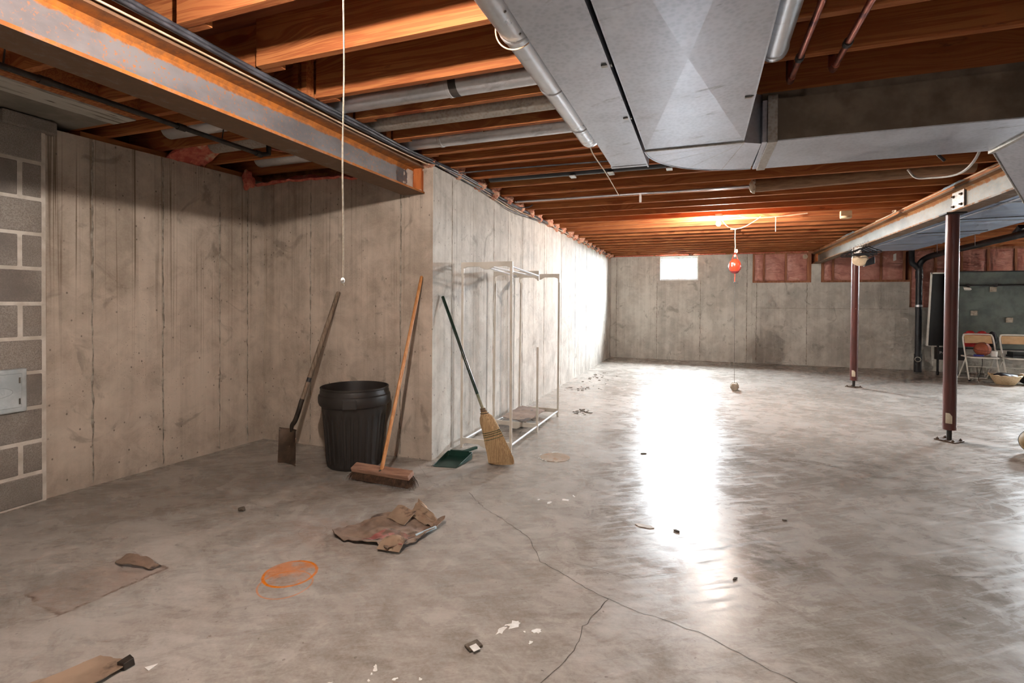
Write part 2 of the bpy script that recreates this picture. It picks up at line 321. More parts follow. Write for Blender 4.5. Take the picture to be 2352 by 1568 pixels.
# ------------------------------------------------------------------ mesh helpers
class MB:
    def __init__(s): s.v = []; s.f = []
    def add(s, vs, fs):
        o = len(s.v); s.v += [Vector(a) for a in vs]; s.f += [tuple(i+o for i in q) for q in fs]; return s
    def hexa(s, p):
        return s.add(p, [(0, 3, 2, 1), (4, 5, 6, 7), (0, 1, 5, 4), (1, 2, 6, 5), (2, 3, 7, 6), (3, 0, 4, 7)])
    def box(s, a, b):
        (x0, y0, z0), (x1, y1, z1) = a, b
        return s.hexa([(x0, y0, z0), (x1, y0, z0), (x1, y1, z0), (x0, y1, z0), (x0, y0, z1), (x1, y0, z1), (x1, y1, z1), (x0, y1, z1)])
    def obox(s, c, ax, ay, az):
        c, ax, ay, az = map(Vector, (c, ax, ay, az))
        return s.hexa([c-ax-ay-az, c+ax-ay-az, c+ax+ay-az, c-ax+ay-az, c-ax-ay+az, c+ax-ay+az, c+ax+ay+az, c-ax+ay+az])
    def prism(s, poly, d):
        d = Vector(d); n = len(poly); a = [Vector(p) for p in poly]
        fs = [tuple(range(n-1, -1, -1)), tuple(range(n, 2*n))]+[(i, (i+1) % n, n+(i+1) % n, n+i) for i in range(n)]
        return s.add(a+[p+d for p in a], fs)
    def tube(s, pts, r, n=8, cap=True, closed=False):
        pts = [Vector(p) for p in pts]; m = len(pts); rs = r if isinstance(r, (list, tuple)) else [r]*m
        prev = None; vs = []
        for i, p in enumerate(pts):
            if closed: tg = (pts[(i+1) % m]-pts[i-1]).normalized()
            else: tg = ((pts[i+1] if i < m-1 else p)-(pts[i-1] if i else p)).normalized()
            if prev is None:
                a = Vector((0, 0, 1)) if abs(tg.z) < .9 else Vector((1, 0, 0)); prev = tg.cross(a).normalized()
            prev = (prev-tg*prev.dot(tg)).normalized(); b = tg.cross(prev)
            for k in range(n):
                t = 2*math.pi*k/n; vs.append(p+(prev*math.cos(t)+b*math.sin(t))*rs[i])
        fs = [(i*n+k, i*n+(k+1) % n, (i+1)*n+(k+1) % n, (i+1)*n+k) for i in range(m-1) for k in range(n)]
        if closed: fs += [((m-1)*n+k, (m-1)*n+(k+1) % n, (k+1) % n, k) for k in range(n)]
        elif cap: fs += [tuple(range(n-1, -1, -1)), tuple(range((m-1)*n, m*n))]
        return s.add(vs, fs)
    def lathe(s, prof, c, n=24, fn=None, axis=None):
        c = Vector(c); vs = []; q = axis.to_track_quat('Z', 'Y') if axis else None
        for r, z in prof:
            for k in range(n):
                t = 2*math.pi*k/n; rr = r if fn is None else fn(r, z, t)
                p = Vector((rr*math.cos(t), rr*math.sin(t), z)); vs.append(c+(q @ p if q else p))
        m = len(prof)
        fs = [(i*n+k, i*n+(k+1) % n, (i+1)*n+(k+1) % n, (i+1)*n+k) for i in range(m-1) for k in range(n)]
        fs += [tuple(range(n-1, -1, -1)), tuple(range((m-1)*n, m*n))]
        return s.add(vs, fs)
    def grid(s, fn, nu, nv, th=0.0):
        P = [[Vector(fn(i/nu, j/nv)) for j in range(nv+1)] for i in range(nu+1)]
        w = nv+1; top = [P[i][j] for i in range(nu+1) for j in range(w)]
        fs = [(i*w+j, (i+1)*w+j, (i+1)*w+j+1, i*w+j+1) for i in range(nu) for j in range(nv)]
        if not th: return s.add(top, fs)
        N = []
        for i in range(nu+1):
            for j in range(w):
                du = P[min(i+1, nu)][j]-P[max(i-1, 0)][j]; dv = P[i][min(j+1, nv)]-P[i][max(j-1, 0)]
                N.append(du.cross(dv).normalized())
        o = len(top); bot = [p-N[k]*th for k, p in enumerate(top)]
        fs += [tuple(o+q for q in reversed(f)) for f in fs[:]]
        ring = [(i, 0) for i in range(nu+1)]+[(nu, j) for j in range(1, w)]+[(i, nv) for i in range(nu-1, -1, -1)]+[(0, j) for j in range(nv-1, 0, -1)]
        ids = [i*w+j for i, j in ring]
        fs += [(ids[k], o+ids[k], o+ids[(k+1) % len(ids)], ids[(k+1) % len(ids)]) for k in range(len(ids))]
        return s.add(top+bot, fs)
    def sphere(s, c, rx, ry=None, rz=None, nu=16, nv=10, fn=None):
        ry = ry or rx; rz = rz or rx; c = Vector(c); vs = [c+Vector((0, 0, -rz))]
        for j in range(1, nv):
            ph = -math.pi/2+math.pi*j/nv
            for i in range(nu):
                t = 2*math.pi*i/nu; d = Vector((rx*math.cos(ph)*math.cos(t), ry*math.cos(ph)*math.sin(t), rz*math.sin(ph)))
                vs.append(c+d*(fn(d) if fn else 1))
        vs.append(c+Vector((0, 0, rz))); fs = [(0, 1+(i+1) % nu, 1+i) for i in range(nu)]
        for j in range(nv-2):
            a = 1+j*nu
            fs += [(a+i, a+(i+1) % nu, a+nu+(i+1) % nu, a+nu+i) for i in range(nu)]
        a = 1+(nv-2)*nu; fs += [(a+i, a+(i+1) % nu, len(vs)-1) for i in range(nu)]
        return s.add(vs, fs)
    def mesh(s, name, mat, off=(0, 0, 0), smooth=None):
        off = Vector(off); me = D.meshes.new(name); me.from_pydata([tuple(v-off) for v in s.v], [], s.f); me.validate()
        bm = bmesh.new(); bm.from_mesh(me); bmesh.ops.recalc_face_normals(bm, faces=bm.faces); bm.to_mesh(me); bm.free()
        me.materials.append(mat)
        if smooth is not None:
            me.polygons.foreach_set('use_smooth', [True]*len(me.polygons)); me.set_sharp_from_angle(angle=math.radians(smooth))
        return me
    def build(s, name, mat, parent=None, smooth=None, bevel=0, origin=None):
        mat = M[mat] if isinstance(mat, str) else mat
        base = Vector((0, 0, 0)); q = parent
        while q is not None: base += q.location; q = q.parent
        off = base if origin is None else Vector(origin)
        o = D.objects.new(name, s.mesh(name, mat, off, smooth)); COL.objects.link(o)
        o.location = off-base if origin is not None else (0, 0, 0)
        if parent is not None: o.parent = parent
        if bevel:
            b = o.modifiers.new('bevel', 'BEVEL'); b.width = bevel; b.segments = 2; b.limit_method = 'ANGLE'
        return o
def mb(): return MB()
def thing(name, label, cat, loc, group=None):
    o = D.objects.new(name, None); o.empty_display_size = .1; o.location = loc; COL.objects.link(o); return tag(o, label, cat, group)
def tag(o, label, cat, group=None):
    o['label'] = label; o['category'] = cat
    if group: o['group'] = group
    return o
def struct(o, label=None):
    o['kind'] = 'structure'
    if label: o['label'] = label
    return o
def stuff(o, label, cat): o['kind'] = 'stuff'; return tag(o, label, cat)
def jit(a): return R.uniform(-a, a)
def smoothpath(pts, n=6):
    P = [Vector(p) for p in pts]; P = [P[0]*2-P[1]]+P+[P[-1]*2-P[-2]]; out = []
    for i in range(1, len(P)-2):
        for k in range(n):
            t = k/n; a, b, c, d = P[i-1:i+3]
            out.append(.5*((2*b)+(c-a)*t+(2*a-5*b+4*c-d)*t*t+(3*b-a-3*c+d)*t**3))
    return out+[P[-2]]
def arc(c, r, a0, a1, n, ax, ay):
    c, ax, ay = Vector(c), Vector(ax), Vector(ay)
    return [c+(ax*math.cos(a0+(a1-a0)*i/n)+ay*math.sin(a0+(a1-a0)*i/n))*r for i in range(n+1)]
def text_mesh(txt, size, depth, name, mat, parent, mtx):
    cu = D.curves.new(name, 'FONT'); cu.body = txt; cu.size = size; cu.extrude = depth; cu.align_x = 'CENTER'; cu.align_y = 'CENTER'
    o = D.objects.new(name, cu); COL.objects.link(o); dg = bpy.context.evaluated_depsgraph_get()
    me = D.meshes.new_from_object(o.evaluated_get(dg)); D.objects.remove(o); D.curves.remove(cu)
    base = Vector((0, 0, 0)); q = parent
    while q is not None: base += q.location; q = q.parent
    me.transform(Matrix.Translation(-base) @ mtx); me.materials.clear(); me.materials.append(M[mat])
    n = D.objects.new(name, me); COL.objects.link(n); n.parent = parent; return n

J = 2.47          # underside of joists
WT = 2.425        # top of the concrete
# ------------------------------------------------------------------ floor
floor = struct(mb().box((-4.4, -3.2, -.12), (9.2, 12.62, 0)).build('floor', 'floor'), 'bare grey concrete slab floor with cracks and stains')
def ribbon(pts, wd, name, mat, parent, z=.0009, rough=.006):
    P = []
    for a, b in zip(pts[:-1], pts[1:]):
        n = max(2, int((Vector(b)-Vector(a)).length/.03))
        for k in range(n):
            q = Vector(a).lerp(Vector(b), k/n); P.append(Vector((q.x+jit(rough), q.y+jit(rough))))
    P.append(Vector(pts[-1])); vs = []; fs = []
    for i, p in enumerate(P):
        tg = (P[min(i+1, len(P)-1)]-P[max(i-1, 0)]).normalized(); nn = Vector((-tg.y, tg.x)); h = wd*R.uniform(.5, 1.1)/2
        vs += [(p.x+nn.x*h, p.y+nn.y*h, z), (p.x-nn.x*h, p.y-nn.y*h, z)]
    fs = [(2*i, 2*i+1, 2*i+3, 2*i+2) for i in range(len(P)-1)]
    return mb().add(vs, fs).build(name, mat, parent)
ck = [(-1.486, 3.175), (-1.291, 2.969), (-1.091, 2.838), (-.886, 2.674), (-.818, 2.566), (-.751, 2.445), (-.559, 2.346), (-.452, 2.278), (-.373, 2.246)]
ribbon(ck, .0045, 'crack', 'crack', floor)
ribbon([(-.373, 2.246), (-.433, 2.012), (-.431, 1.927), (-.449, 1.793), (-.507, 1.661), (-.58, 1.5)], .004, 'crack', 'crack', floor)
ribbon([(-.373, 2.246), (-.268, 2.201), (-.177, 2.187), (-.006, 2.147), (.148, 2.071), (.243, 2.011), (.5, 1.9)], .0032, 'crack', 'crack', floor)
ribbon([(-.62, 2.50), (-.3, 2.46), (-.05, 2.60), (.25, 2.72)], .0018, 'crack', 'crack', floor)
ribbon([(1.05, 3.0), (1.4, 3.12), (1.75, 3.05), (2.2, 3.2)], .0025, 'crack', 'crack', floor)
ribbon([(-2.15, 3.60), (-1.95, 3.38), (-1.80, 3.22)], .0015, 'crack', 'crack', floor)

def blobpoly(c, rx, ry, n=11, rag=.35, a=0):
    out = []
    for k in range(n):
        t = 2*math.pi*k/n; r = 1+R.uniform(-rag, rag); x, y = rx*r*math.cos(t), ry*r*math.sin(t)
        out.append((c[0]+x*math.cos(a)-y*math.sin(a), c[1]+x*math.sin(a)+y*math.cos(a), c[2] if len(c) > 2 else .0006))
    return out
spots = [(-.70, 1.93, .035, .018), (-.735, 1.875, .028, .014), (-.60, 1.92, .016, .012), (-.645, 1.90, .006, .005), (-.60, 1.85, .010, .008),
         (-.90, 1.46, .020, .010), (-.98, 1.50, .010, .006), (-1.075, 1.52, .014, .008), (-1.06, 1.46, .006, .004), (-1.02, 1.40, .012, .005), (-.97, 1.36, .020, .004),
         (-1.10, 1.40, .012, .003), (-1.18, 1.40, .015, .003), (-.90, 1.53, .006, .005), (-.885, 1.50, .010, .006), (-1.07, 1.49, .005, .004),
         (-.83, 3.28, .030, .014), (-.92, 3.20, .022, .012), (-1.0, 3.22, .012, .006), (-.80, 3.37, .018, .008)]
for x, y, a, b in spots:
    mb().prism(blobpoly((x, y, .0002), a, b, 13, .5, R.uniform(0, 3)), (0, 0, .0009)).build('paint_spot', 'chalk', floor)

# ------------------------------------------------------------------ concrete walls
def plan_wall(name, pts, z1, mat, label):
    return struct(mb().prism([(x, y, 0) for x, y in pts], (0, 0, z1)).build(name, mat), label)
wl = plan_wall('wall_left', [(-4.02, 2.0), (-3.885, 3.70), (-4.35, 3.70), (-4.35, 2.0)], WT, 'conc_left', 'poured concrete alcove side wall with brown drip streaks')
wf = plan_wall('wall_front', [(-4.35, 3.70), (-2.075, 3.70), (-2.30, 3.95), (-4.35, 3.95)], WT, 'conc_front', 'poured concrete alcove end wall under the rusty beam')
wr = plan_wall('wall_long', [(-2.075, 3.70), (-2.10, 12.6), (-2.38, 12.6), (-2.30, 3.95)], WT, 'conc_long', 'long poured concrete wall running away to the far window')
def seam(parent, p, d, n, z0, z1, wd=.018, pr=.004):
    """an irregular fin left by a joint between two form panels; p foot, d along the wall, n out of it"""
    d = Vector(d).normalized(); n = Vector(n).normalized(); k = 40; vs = []
    for i in range(k+1):
        z = z0+(z1-z0)*i/k; c = Vector(p)+Vector((0, 0, z))+d*jit(.004); h = wd*R.uniform(.25, .8); q = pr*R.uniform(.3, 1.2)
        vs += [c-d*h-n*.002, c+n*q, c+d*h-n*.002]
    fs = [f for i in range(k) for f in ((3*i, 3*i+1, 3*i+4, 3*i+3), (3*i+1, 3*i+2, 3*i+5, 3*i+4))]
    mb().add(vs, fs).build('form_seam', 'conc_seam', parent)
ld = Vector((.135, 1.70, 0)).normalized(); ln = Vector((ld.y, -ld.x, 0))
for y in (2.318, 2.79, 3.26, 3.53): seam(wl, (-4.02+(y-2.0)*.0794, y, 0), ld, ln, .02, WT-.02, .02, .003)
for x in (-3.331, -2.38): seam(wf, (x, 3.70, 0), (1, 0, 0), (0, -1, 0), .02, WT-.02, .022, .003)
for y in (4.048, 5.015, 5.956, 6.886, 7.838, 8.788, 9.73, 10.685, 11.606): seam(wr, (-2.075-.0028*(y-3.7), y, 0), (0, 1, 0), (1, 0, 0), .02, WT-.02, .014, .004)
for y in (4.5, 5.45, 6.4): seam(wr, (-2.075-.0028*(y-3.7), y, 0), (0, 1, 0), (1, 0, 0), .02, WT-.02, .006, .0015)

# back wall: concrete with a window hole and a door hole, framed and insulated upper part
wb = D.objects.new('wall_back', None); COL.objects.link(wb); struct(wb, 'far concrete wall with small window and pink insulated upper section')
BY, BY2 = 12.6, 12.86
bk = mb()
bk.box((-2.38, BY, 0), (-.93, BY2, 2.45)).box((-.93, BY, 0), (-.09, BY2, 1.885)).box((-.93, BY, 2.43), (-.09, BY2, 2.45)).box((-.09, BY, 0), (1.06, BY2, 2.45))
bk.box((1.06, BY-.03, 0), (3.97, BY2, 1.80)).box((2.21, BY-.03, 1.80), (2.39, BY2, 2.2)).box((3.97, BY-.03, 0), (6.0, BY2, 1.28)).box((6.0, BY, 0), (6.60, BY2, 2.47)).box((8.10, BY, 0), (9.2, BY2, 2.47)).box((6.60, BY, 0), (8.10, BY2, 1.885)).box((6.60, BY, 2.43), (8.10, BY2, 2.47))
bk.build('concrete', 'conc_back', wb)
for x in (-1.96, -1.003, -.032, .948): seam(wb, (x, BY, 0), (1, 0, 0), (0, -1, 0), .02, 1.86 if -1.1 < x < 0 else 2.44, .02, .004)
for x in (1.143, 2.131, 3.02): seam(wb, (x, BY-.03, 0), (1, 0, 0), (0, -1, 0), .02, 1.79, .02, .004)
mb().box((1.10, BY-.033, 1.235), (3.95, BY-.029, 1.243)).build('form_seam', 'conc_seam', wb)
def stud(x0, x1, z0, z1): mb().box((x0, BY-.01, z0), (x1, BY2, z1)).build('stud', 'stud', wb)
def panel(x0, x1, z0, z1):
    nx = max(3, int((x1-x0)/.05)); nz = max(3, int((z1-z0)/.05)); s = R.uniform(0, 50)
    def fn(u, v):
        x = x0+(x1-x0)*u; z = z0+(z1-z0)*v; b = math.sin(math.pi*u)**.4*math.sin(math.pi*v)**.4
        return (x, BY+.02-.028*b-.02*b*noise.noise(Vector((x*6+s, z*9, s))), z)
    mb().grid(fn, nx, nz, .01).build('insulation_panel', 'panel', wb, smooth=60)
for a, b in ((1.06, 1.10), (1.27, 1.305), (1.70, 1.74), (2.13, 2.21), (2.39, 2.45), (2.60, 2.64), (3.02, 3.06), (3.46, 3.50), (3.86, 3.90)): stud(a, b, 1.84, 2.43)
mb().box((1.06, BY-.012, 1.80), (2.21, BY2, 1.84)).build('bottom_plate', 'stud', wb); mb().box((2.39, BY-.012, 1.80), (3.97, BY2, 1.84)).build('bottom_plate', 'stud', wb)
for a, b in ((1.10, 1.27), (1.305, 1.70), (1.74, 2.13), (2.45, 2.60), (2.64, 3.02), (3.06, 3.46), (3.50, 3.86)): panel(a, b, 1.84, 2.43)
mb().box((1.06, BY-.012, 2.43), (6.0, BY2, 2.47)).build('top_plate', 'stud', wb); mb().box((-2.38, BY-.01, 2.45), (1.06, BY2, 2.47)).build('top_plate', 'plate', wb)
for a, b in ((3.97, 4.0), (4.38, 4.42), (4.80, 4.84), (5.22, 5.26), (5.64, 5.68), (5.94, 6.0)): stud(a, b, 1.28, 2.43)
for a, b in ((4.0, 4.38), (4.42, 4.80), (4.84, 5.22), (5.26, 5.64), (5.68, 5.94)): panel(a, b, 1.28, 2.43)
mb().box((1.06, BY2-.05, 1.28), (6.0, BY2, 2.47)).build('sheathing', 'stud', wb)
for x0, x1 in ((-2.0, -1.1), (-1.05, -.3), (-.2, .5), (.6, 1.5), (1.6, 2.15)):
    def fn(u, v, x0=x0, x1=x1):
        x = x0+(x1-x0)*u; a = math.pi*v
        return (x, BY-.005-.03*math.sin(a)*(1+.6*noise.noise(Vector((x*7, v*3, 1)))), 2.452+.055*v+.01*noise.noise(Vector((x*9, 4, v))))
    mb().grid(fn, 24, 5).build('rim_insulation', 'pink', wb, smooth=60)
mb().lathe([(.001, 0), (.05, 0), (.05, .003), (.001, .003)], (2.09, BY-.018, 2.36), 20, None, Vector((0, -1, 0))).build('round_tape', 'foil_tape', wb)

# remaining shell (beyond and behind the view)
struct(mb().box((9.0, -3.2, 0), (9.2, 12.6, 2.47)).build('wall_right', 'conc_back'), 'plain concrete wall at the far right side of the basement')
struct(mb().box((-4.4, -3.2, 0), (9.0, -3.0, 2.47)).build('wall_rear', 'conc_back'), 'plain concrete wall behind the viewer')
struct(mb().box((-4.35, -3.0, 0), (-4.06, .55, WT)).build('wall_side', 'conc_left'), 'concrete side wall before the block chimney base')

# window and door
def window(nm, x0, x1, label):
    win = D.objects.new(nm, None); win.location = ((x0+x1)/2, 12.74, 1.885); COL.objects.link(win); struct(win, label)
    fr = mb(); Y0, Y1 = 12.70, 12.78; xm = (x0+x1)/2
    fr.box((x0, Y0, 1.885), (x0+.035, Y1, 2.43)).box((x1-.035, Y0, 1.885), (x1, Y1, 2.43)).box((x0+.035, Y0, 1.885), (x1-.035, Y1, 1.925)).box((x0+.035, Y0, 2.39), (x1-.035, Y1, 2.43))
    fr.build('window_frame', 'vinyl', win, bevel=.004)
    mb().box((xm-.025, Y0+.01, 1.925), (xm+.005, Y1-.01, 2.39)).build('meeting_rail', 'vinyl', win, bevel=.003)
    mb().box((x1-.125, Y0+.03, 1.925), (x1-.11, Y1-.02, 2.39)).build('sash_stile', 'vinyl', win, bevel=.003)
    mb().box((x0+.035, 12.738, 1.925), (xm-.025, 12.742, 2.39)).build('pane', 'glass', win); mb().box((xm+.005, 12.748, 1.925), (x1-.035, 12.752, 2.39)).build('pane', 'glass', win)
    mb().box((x0, BY-.01, 1.872), (x1, 12.70, 1.890)).build('window_sill', 'vinyl', win)
    xc = (x0+x1)/2; h = (x1-x0)/2+.2; well = [(xc-h, 12.865), (xc-h, 13.3), (xc-h*.72, 13.62), (xc, 13.78), (xc+h*.72, 13.62), (xc+h, 13.3), (xc+h, 12.865)]
    q = mb()
    for a, b in zip(well[:-1], well[1:]): q.hexa([(a[0], a[1], 1.6), (b[0], b[1], 1.6), (b[0]*1.0+(b[0]-xc)*.04, b[1]+.03, 1.6), (a[0]+(a[0]-xc)*.04, a[1]+.03, 1.6)]+[(a[0], a[1], 2.26), (b[0], b[1], 2.26), (b[0]+(b[0]-xc)*.04, b[1]+.03, 2.26), (a[0]+(a[0]-xc)*.04, a[1]+.03, 2.26)])
    q.prism([(x, y, 1.58) for x, y in well], (0, 0, .03)).build('window_well', 'outside', win)
M['outside'] = pm('pale_gravel', C(196, 196, 190), C(214, 214, 210), 30, rough=.9)
window('window_1', -.93, -.09, 'small bright two-pane basement window with white frame')
window('window_2', 6.60, 8.10, 'second small basement window in the far wall beyond the right frame edge')
yard = mb().box((-6, 13.83, 1.9), (14, 30, 2.2)).box((-6, 12.9, 1.9), (-1.2, 13.83, 2.2)).box((.2, 12.9, 1.9), (6.3, 13.83, 2.2)).box((8.4, 12.9, 1.9), (14, 13.83, 2.2))
M['grass'] = pm('lawn', C(70, 92, 44), C(104, 124, 64), 9, rough=.9)
struct(yard.build('yard', 'grass'), 'lawn outside at the height of the basement windows')

# ------------------------------------------------------------------ block chimney base
BX = -3.985
wc = struct(mb().box((-4.35, .55, 0), (BX-.004, 2.044, 2.44)).build('wall_chimney', 'mortar'), 'grey concrete block chimney base with pale mortar joints')
zs = [0, .193, .398, .616, .84, 1.058, 1.278, 1.501, 1.721, 1.943, 2.176, 2.39]
for i in range(11):
    z0, z1 = zs[i]+.011, zs[i+1]-.011
    xs = [(1.59, 2.022), (1.14, 1.57), (.69, 1.12)] if i % 2 == 0 else [(1.922, 2.022), (1.46, 1.898), (1.01, 1.44), (.60, .99)]
    for a, b in xs:
        mb().box((BX-.08, a, z0), (BX+jit(.0025), b, z1)).build('block', 'block', wc, bevel=.006, origin=(BX, a, z0))
for a, b in ((1.30, 1.80), (1.815, 2.10)):
    mb().box((BX-.08, a, 2.375), (BX+.022, b, 2.462)).build('block', 'block', wc, bevel=.012, origin=(BX, a, 2.375))
hs = struct(mb().box((-4.4, .55, J), (-3.66, 2.235, J+.14)).build('trim_1', 'conc_slab'), 'concrete hearth slab underside above the block chimney base')
struct(mb().box((-3.66, .55, J-.006), (-3.44, 2.25, J+.02)).build('trim_2', 'whitewash'), 'whitewashed form board under the hearth slab')

# cleanout door
cd = thing('cleanout_door', 'galvanised ash cleanout door set in the block wall at the left edge', 'cleanout door', (-3.97, 1.80, .60))
mb().box((-3.99, 1.60, .605), (-3.962, 1.932, .875)).build('frame', 'zinc', cd, bevel=.006)
leaf = mb().box((-3.965, 1.63, .635), (-3.957, 1.905, .846)).build('door', 'zinc', cd, bevel=.003)
for z in (.655, .785): mb().box((-3.958, 1.888, z), (-3.9555, 1.895, z+.036)).build('hinge_slot', 'crack', leaf)
for z in (.655, .785): mb().tube([(-3.956, 1.899, z), (-3.956, 1.899, z+.036)], .004, 8).build('hinge_pin', 'zinc', leaf, smooth=50)
mb().tube([(-3.957, 1.765+.095*math.cos(t), .735+.032*math.sin(t)) for t in [2*math.pi*i/40 for i in range(40)]], .0016, 6, closed=True).build('oval_rim', 'zinc', leaf, smooth=60)
text_mesh('VESTAL', .042, .0012, 'lettering', 'zinc', leaf, Matrix(((0, 0, 1, -3.957), (1, 0, 0, 1.765), (0, 1, 0, .735), (0, 0, 0, 1))))

# ------------------------------------------------------------------ ceiling: subfloor and joists
ceil = struct(mb().box((-4.4, -3.2, J+.235), (9.2, 12.86, J+.26)).build('ceiling', 'ply'), 'plywood subfloor carried on exposed wood joists')
def joist(x0, x1, yb, z=J, h=.235, name='joist', t=.038):
    l = x1-x0; key = ('j%.3f_%.3f' % (l, h))
    if key not in D.meshes:
        me = mb().box((0, 0, 0), (l, t, h)).mesh(key, M['joist'])
    o = D.objects.new(name, D.meshes[key]); o.location = (x0, yb-t, z+jit(.002)); COL.objects.link(o); o.parent = ceil
    return o
ys = [1.57-.406*k for k in range(11, 0, -1)]+[1.57, 1.98, 2.40, 2.755, 3.18, 3.58, 3.82, 4.00, 4.42, 4.82, 5.23, 5.64, 6.05, 6.45]
while ys[-1] < 12.2: ys.append(ys[-1]+.404)
for k, y in enumerate(ys):
    if y < 3.65:
        joist(-2.09, 2.34, y)
        if y < 2.2: joist(-3.36 if y > .4 else -4.3, -1.98, y+.04)
        else: joist(-4.3, -1.98, y+.04)
    else: joist(-2.32, 2.34, y)
    joist(2.26, 9.05, y+.04)
joist(-4.3, -2.3, 2.262)
for x in (-3.36, -3.40): mb().box((x-.038, .55, J), (x, 2.225, J+.235)).build('trimmer', 'joist', ceil, origin=(x, .55, J))
for y in (2.36, 2.715, 3.14):
    for x in (-2.20, -2.14): mb().box((x, y-.06, J+.002), (x+.036, y-.002, J+.232)).build('cripple', 'joist', ceil, origin=(x, y, J))
# sill plates on the concrete
struct(mb().prism([(-4.04, 2.27, WT), (-3.90, 3.69, WT), (-4.1, 3.69, WT), (-4.24, 2.27, WT)], (0, 0, J-WT)).build('trim_3', 'plate'), 'wood sill plate on the alcove side wall')
struct(mb().box((-4.2, 3.74, WT), (-2.4, 3.90, J)).build('trim_4', 'plate'), 'wood sill plate on the alcove end wall')
struct(mb().box((-2.34, 3.90, WT), (-2.16, 12.58, J)).build('trim_5', 'plate'), 'wood sill plate on the long wall')

# rim boards closing the joist bays around the house
rim = mb().box((-4.42, -3.22, WT-.02), (-4.38, 3.95, J+.26)).box((-4.42, 3.91, WT-.02), (-2.34, 3.95, J+.26)).box((-2.38, 3.91, WT-.02), (-2.34, 12.86, J+.26))
rim.box((-2.38, 12.84, J-.03), (9.2, 12.88, J+.26)).box((9.16, -3.22, J-.03), (9.2, 12.88, J+.26)).box((-4.42, -3.22, J-.03), (9.2, -3.18, J+.26))
rim.box((-4.42, -3.2, 2.0), (-4.34, 3.95, J+.1))
struct(rim.build('trim_6', 'plate'), 'wood rim boards closing the ends of the joist bays')

# ------------------------------------------------------------------ steel beams
def ibeam(o, x, wd, y0, y1, z0, z1, mat, tf=.016, tw=.012):
    p = [(-wd/2, 0), (wd/2, 0), (wd/2, tf), (tw/2+.014, tf+.006), (tw/2, tf+.024), (tw/2, z1-z0-tf-.024), (tw/2+.014, z1-z0-tf-.006), (wd/2, z1-z0-tf), (wd/2, z1-z0), (-wd/2, z1-z0), (-wd/2, z1-z0-tf),
         (-tw/2-.014, z1-z0-tf-.006), (-tw/2, z1-z0-tf-.024), (-tw/2, tf+.024), (-tw/2-.014, tf+.006), (-wd/2, tf)]
    mb().prism([(x+a, y0, z0+b) for a, b in p], (0, y1-y0, 0)).build('web_and_flanges', mat, o)
bl = thing('steel_beam', 'rusty grey steel beam running into the top of the concrete corner at left', 'beam', (-2.255, 1.0, 2.20))
ibeam(bl, -2.255, .20, -2.95, 3.72, 2.20, 2.425, 'beam_l')
mb().box((-2.345, -2.95, 2.425), (-2.165, 3.70, J)).build('top_plate', 'plate', bl)
mb().box((-2.245, 3.665, 2.219), (-2.165, 3.70, 2.405)).build('bearing_block', 'block_wood', bl, bevel=.003)
sp = mb()
for k in range(26):
    y = 3.66-abs(R.gauss(0, .07)); z = R.uniform(2.235, 2.39); s = R.uniform(.006, .02)*(1.6 if y > 3.6 else .8)
    sp.prism([(-2.2485, y+s*math.cos(t)*R.uniform(.5, 1), z+s*math.sin(t)*R.uniform(.6, 1.3)) for t in [k*.9 for k in range(7)]], (.0012, 0, 0))
sp.box((-2.2488, 3.585, 2.235), (-2.2468, 3.665, 2.39))
o = sp.build('cement_splatter', 'mortar', bl); o['kind'] = 'stuff'
br = thing('steel_beam', 'long tan and grey steel beam carried by two dark red posts at right', 'beam', (2.30, 6.1, 2.20))
ibeam(br, 2.30, .15, -2.95, 12.58, 2.20, 2.425, 'beam_r')
mb().box((2.235, -2.95, 2.425), (2.365, 12.58, J)).build('top_plate', 'plate', br)
spl = mb().box((2.278, 5.93, 2.228), (2.293, 6.17, 2.400)).build('splice_plate', 'galv_dull', br, bevel=.002)
for y in (5.97, 6.13):
    for z in (2.265, 2.36): mb().lathe([(.001, 0), (.014, 0), (.014, .012), (.006, .012), (.006, .026), (.001, .026)], (2.279, y, z), 6, None, Vector((-1, 0, 0))).build('bolt', 'bolt', spl)
mb().box((2.289, 5.921, 2.216), (2.2925, 5.929, 2.41)).build('joint_gap', 'hanger', br)
mb().box((2.278, 12.40, 2.22), (2.293, 12.57, 2.40)).build('bearing_block', 'block_wood', br)

def post(x, y, label):
    t = thing('steel_post', label, 'post', (x, y, 0), 'adjustable posts under the right beam')
    mb().tube([(x, y, .11), (x, y, 2.19)], .054, 24).build('tube', 'post', t, smooth=40)
    mb().tube([(x, y, .012), (x, y, .115)], .021, 14).build('screw_jack', 'iron', t, smooth=40)
    c, s = math.cos(.75), math.sin(.75)
    mb().obox((x, y, .006), (.085*c, .085*s, 0), (-.085*s, .085*c, 0), (0, 0, .005)).build('base_plate', 'bolt', t, bevel=.002)
    for k in range(4):
        a = .75+math.pi/4+k*math.pi/2
        mb().lathe([(.001, 0), (.013, 0), (.013, .012), (.005, .013), (.005, .02), (.001, .02)], (x+.09*math.cos(a), y+.09*math.sin(a), .01), 6).build('bolt', 'bolt', t)
    mb().box((x-.08, y-.09, 2.185), (x+.08, y+.09, 2.199)).build('cap_plate', 'iron', t, bevel=.002)
    a0 = math.atan2(-y, -x)-.55
    mb().grid(lambda u, v: (x+.0552*math.cos(a0+.95*u), y+.0552*math.sin(a0+.95*u), .175+(.10-.03*(u > .6)*(u-.6)/.4)*v), 8, 2, .0006).build('label_sticker', 'label', t, smooth=60)
    return t
p2 = post(2.26, 6.10, 'nearer dark red steel post bolted to the floor at right')
p1 = post(2.29, 9.54, 'farther dark red steel post below the hanging clothes hangers')
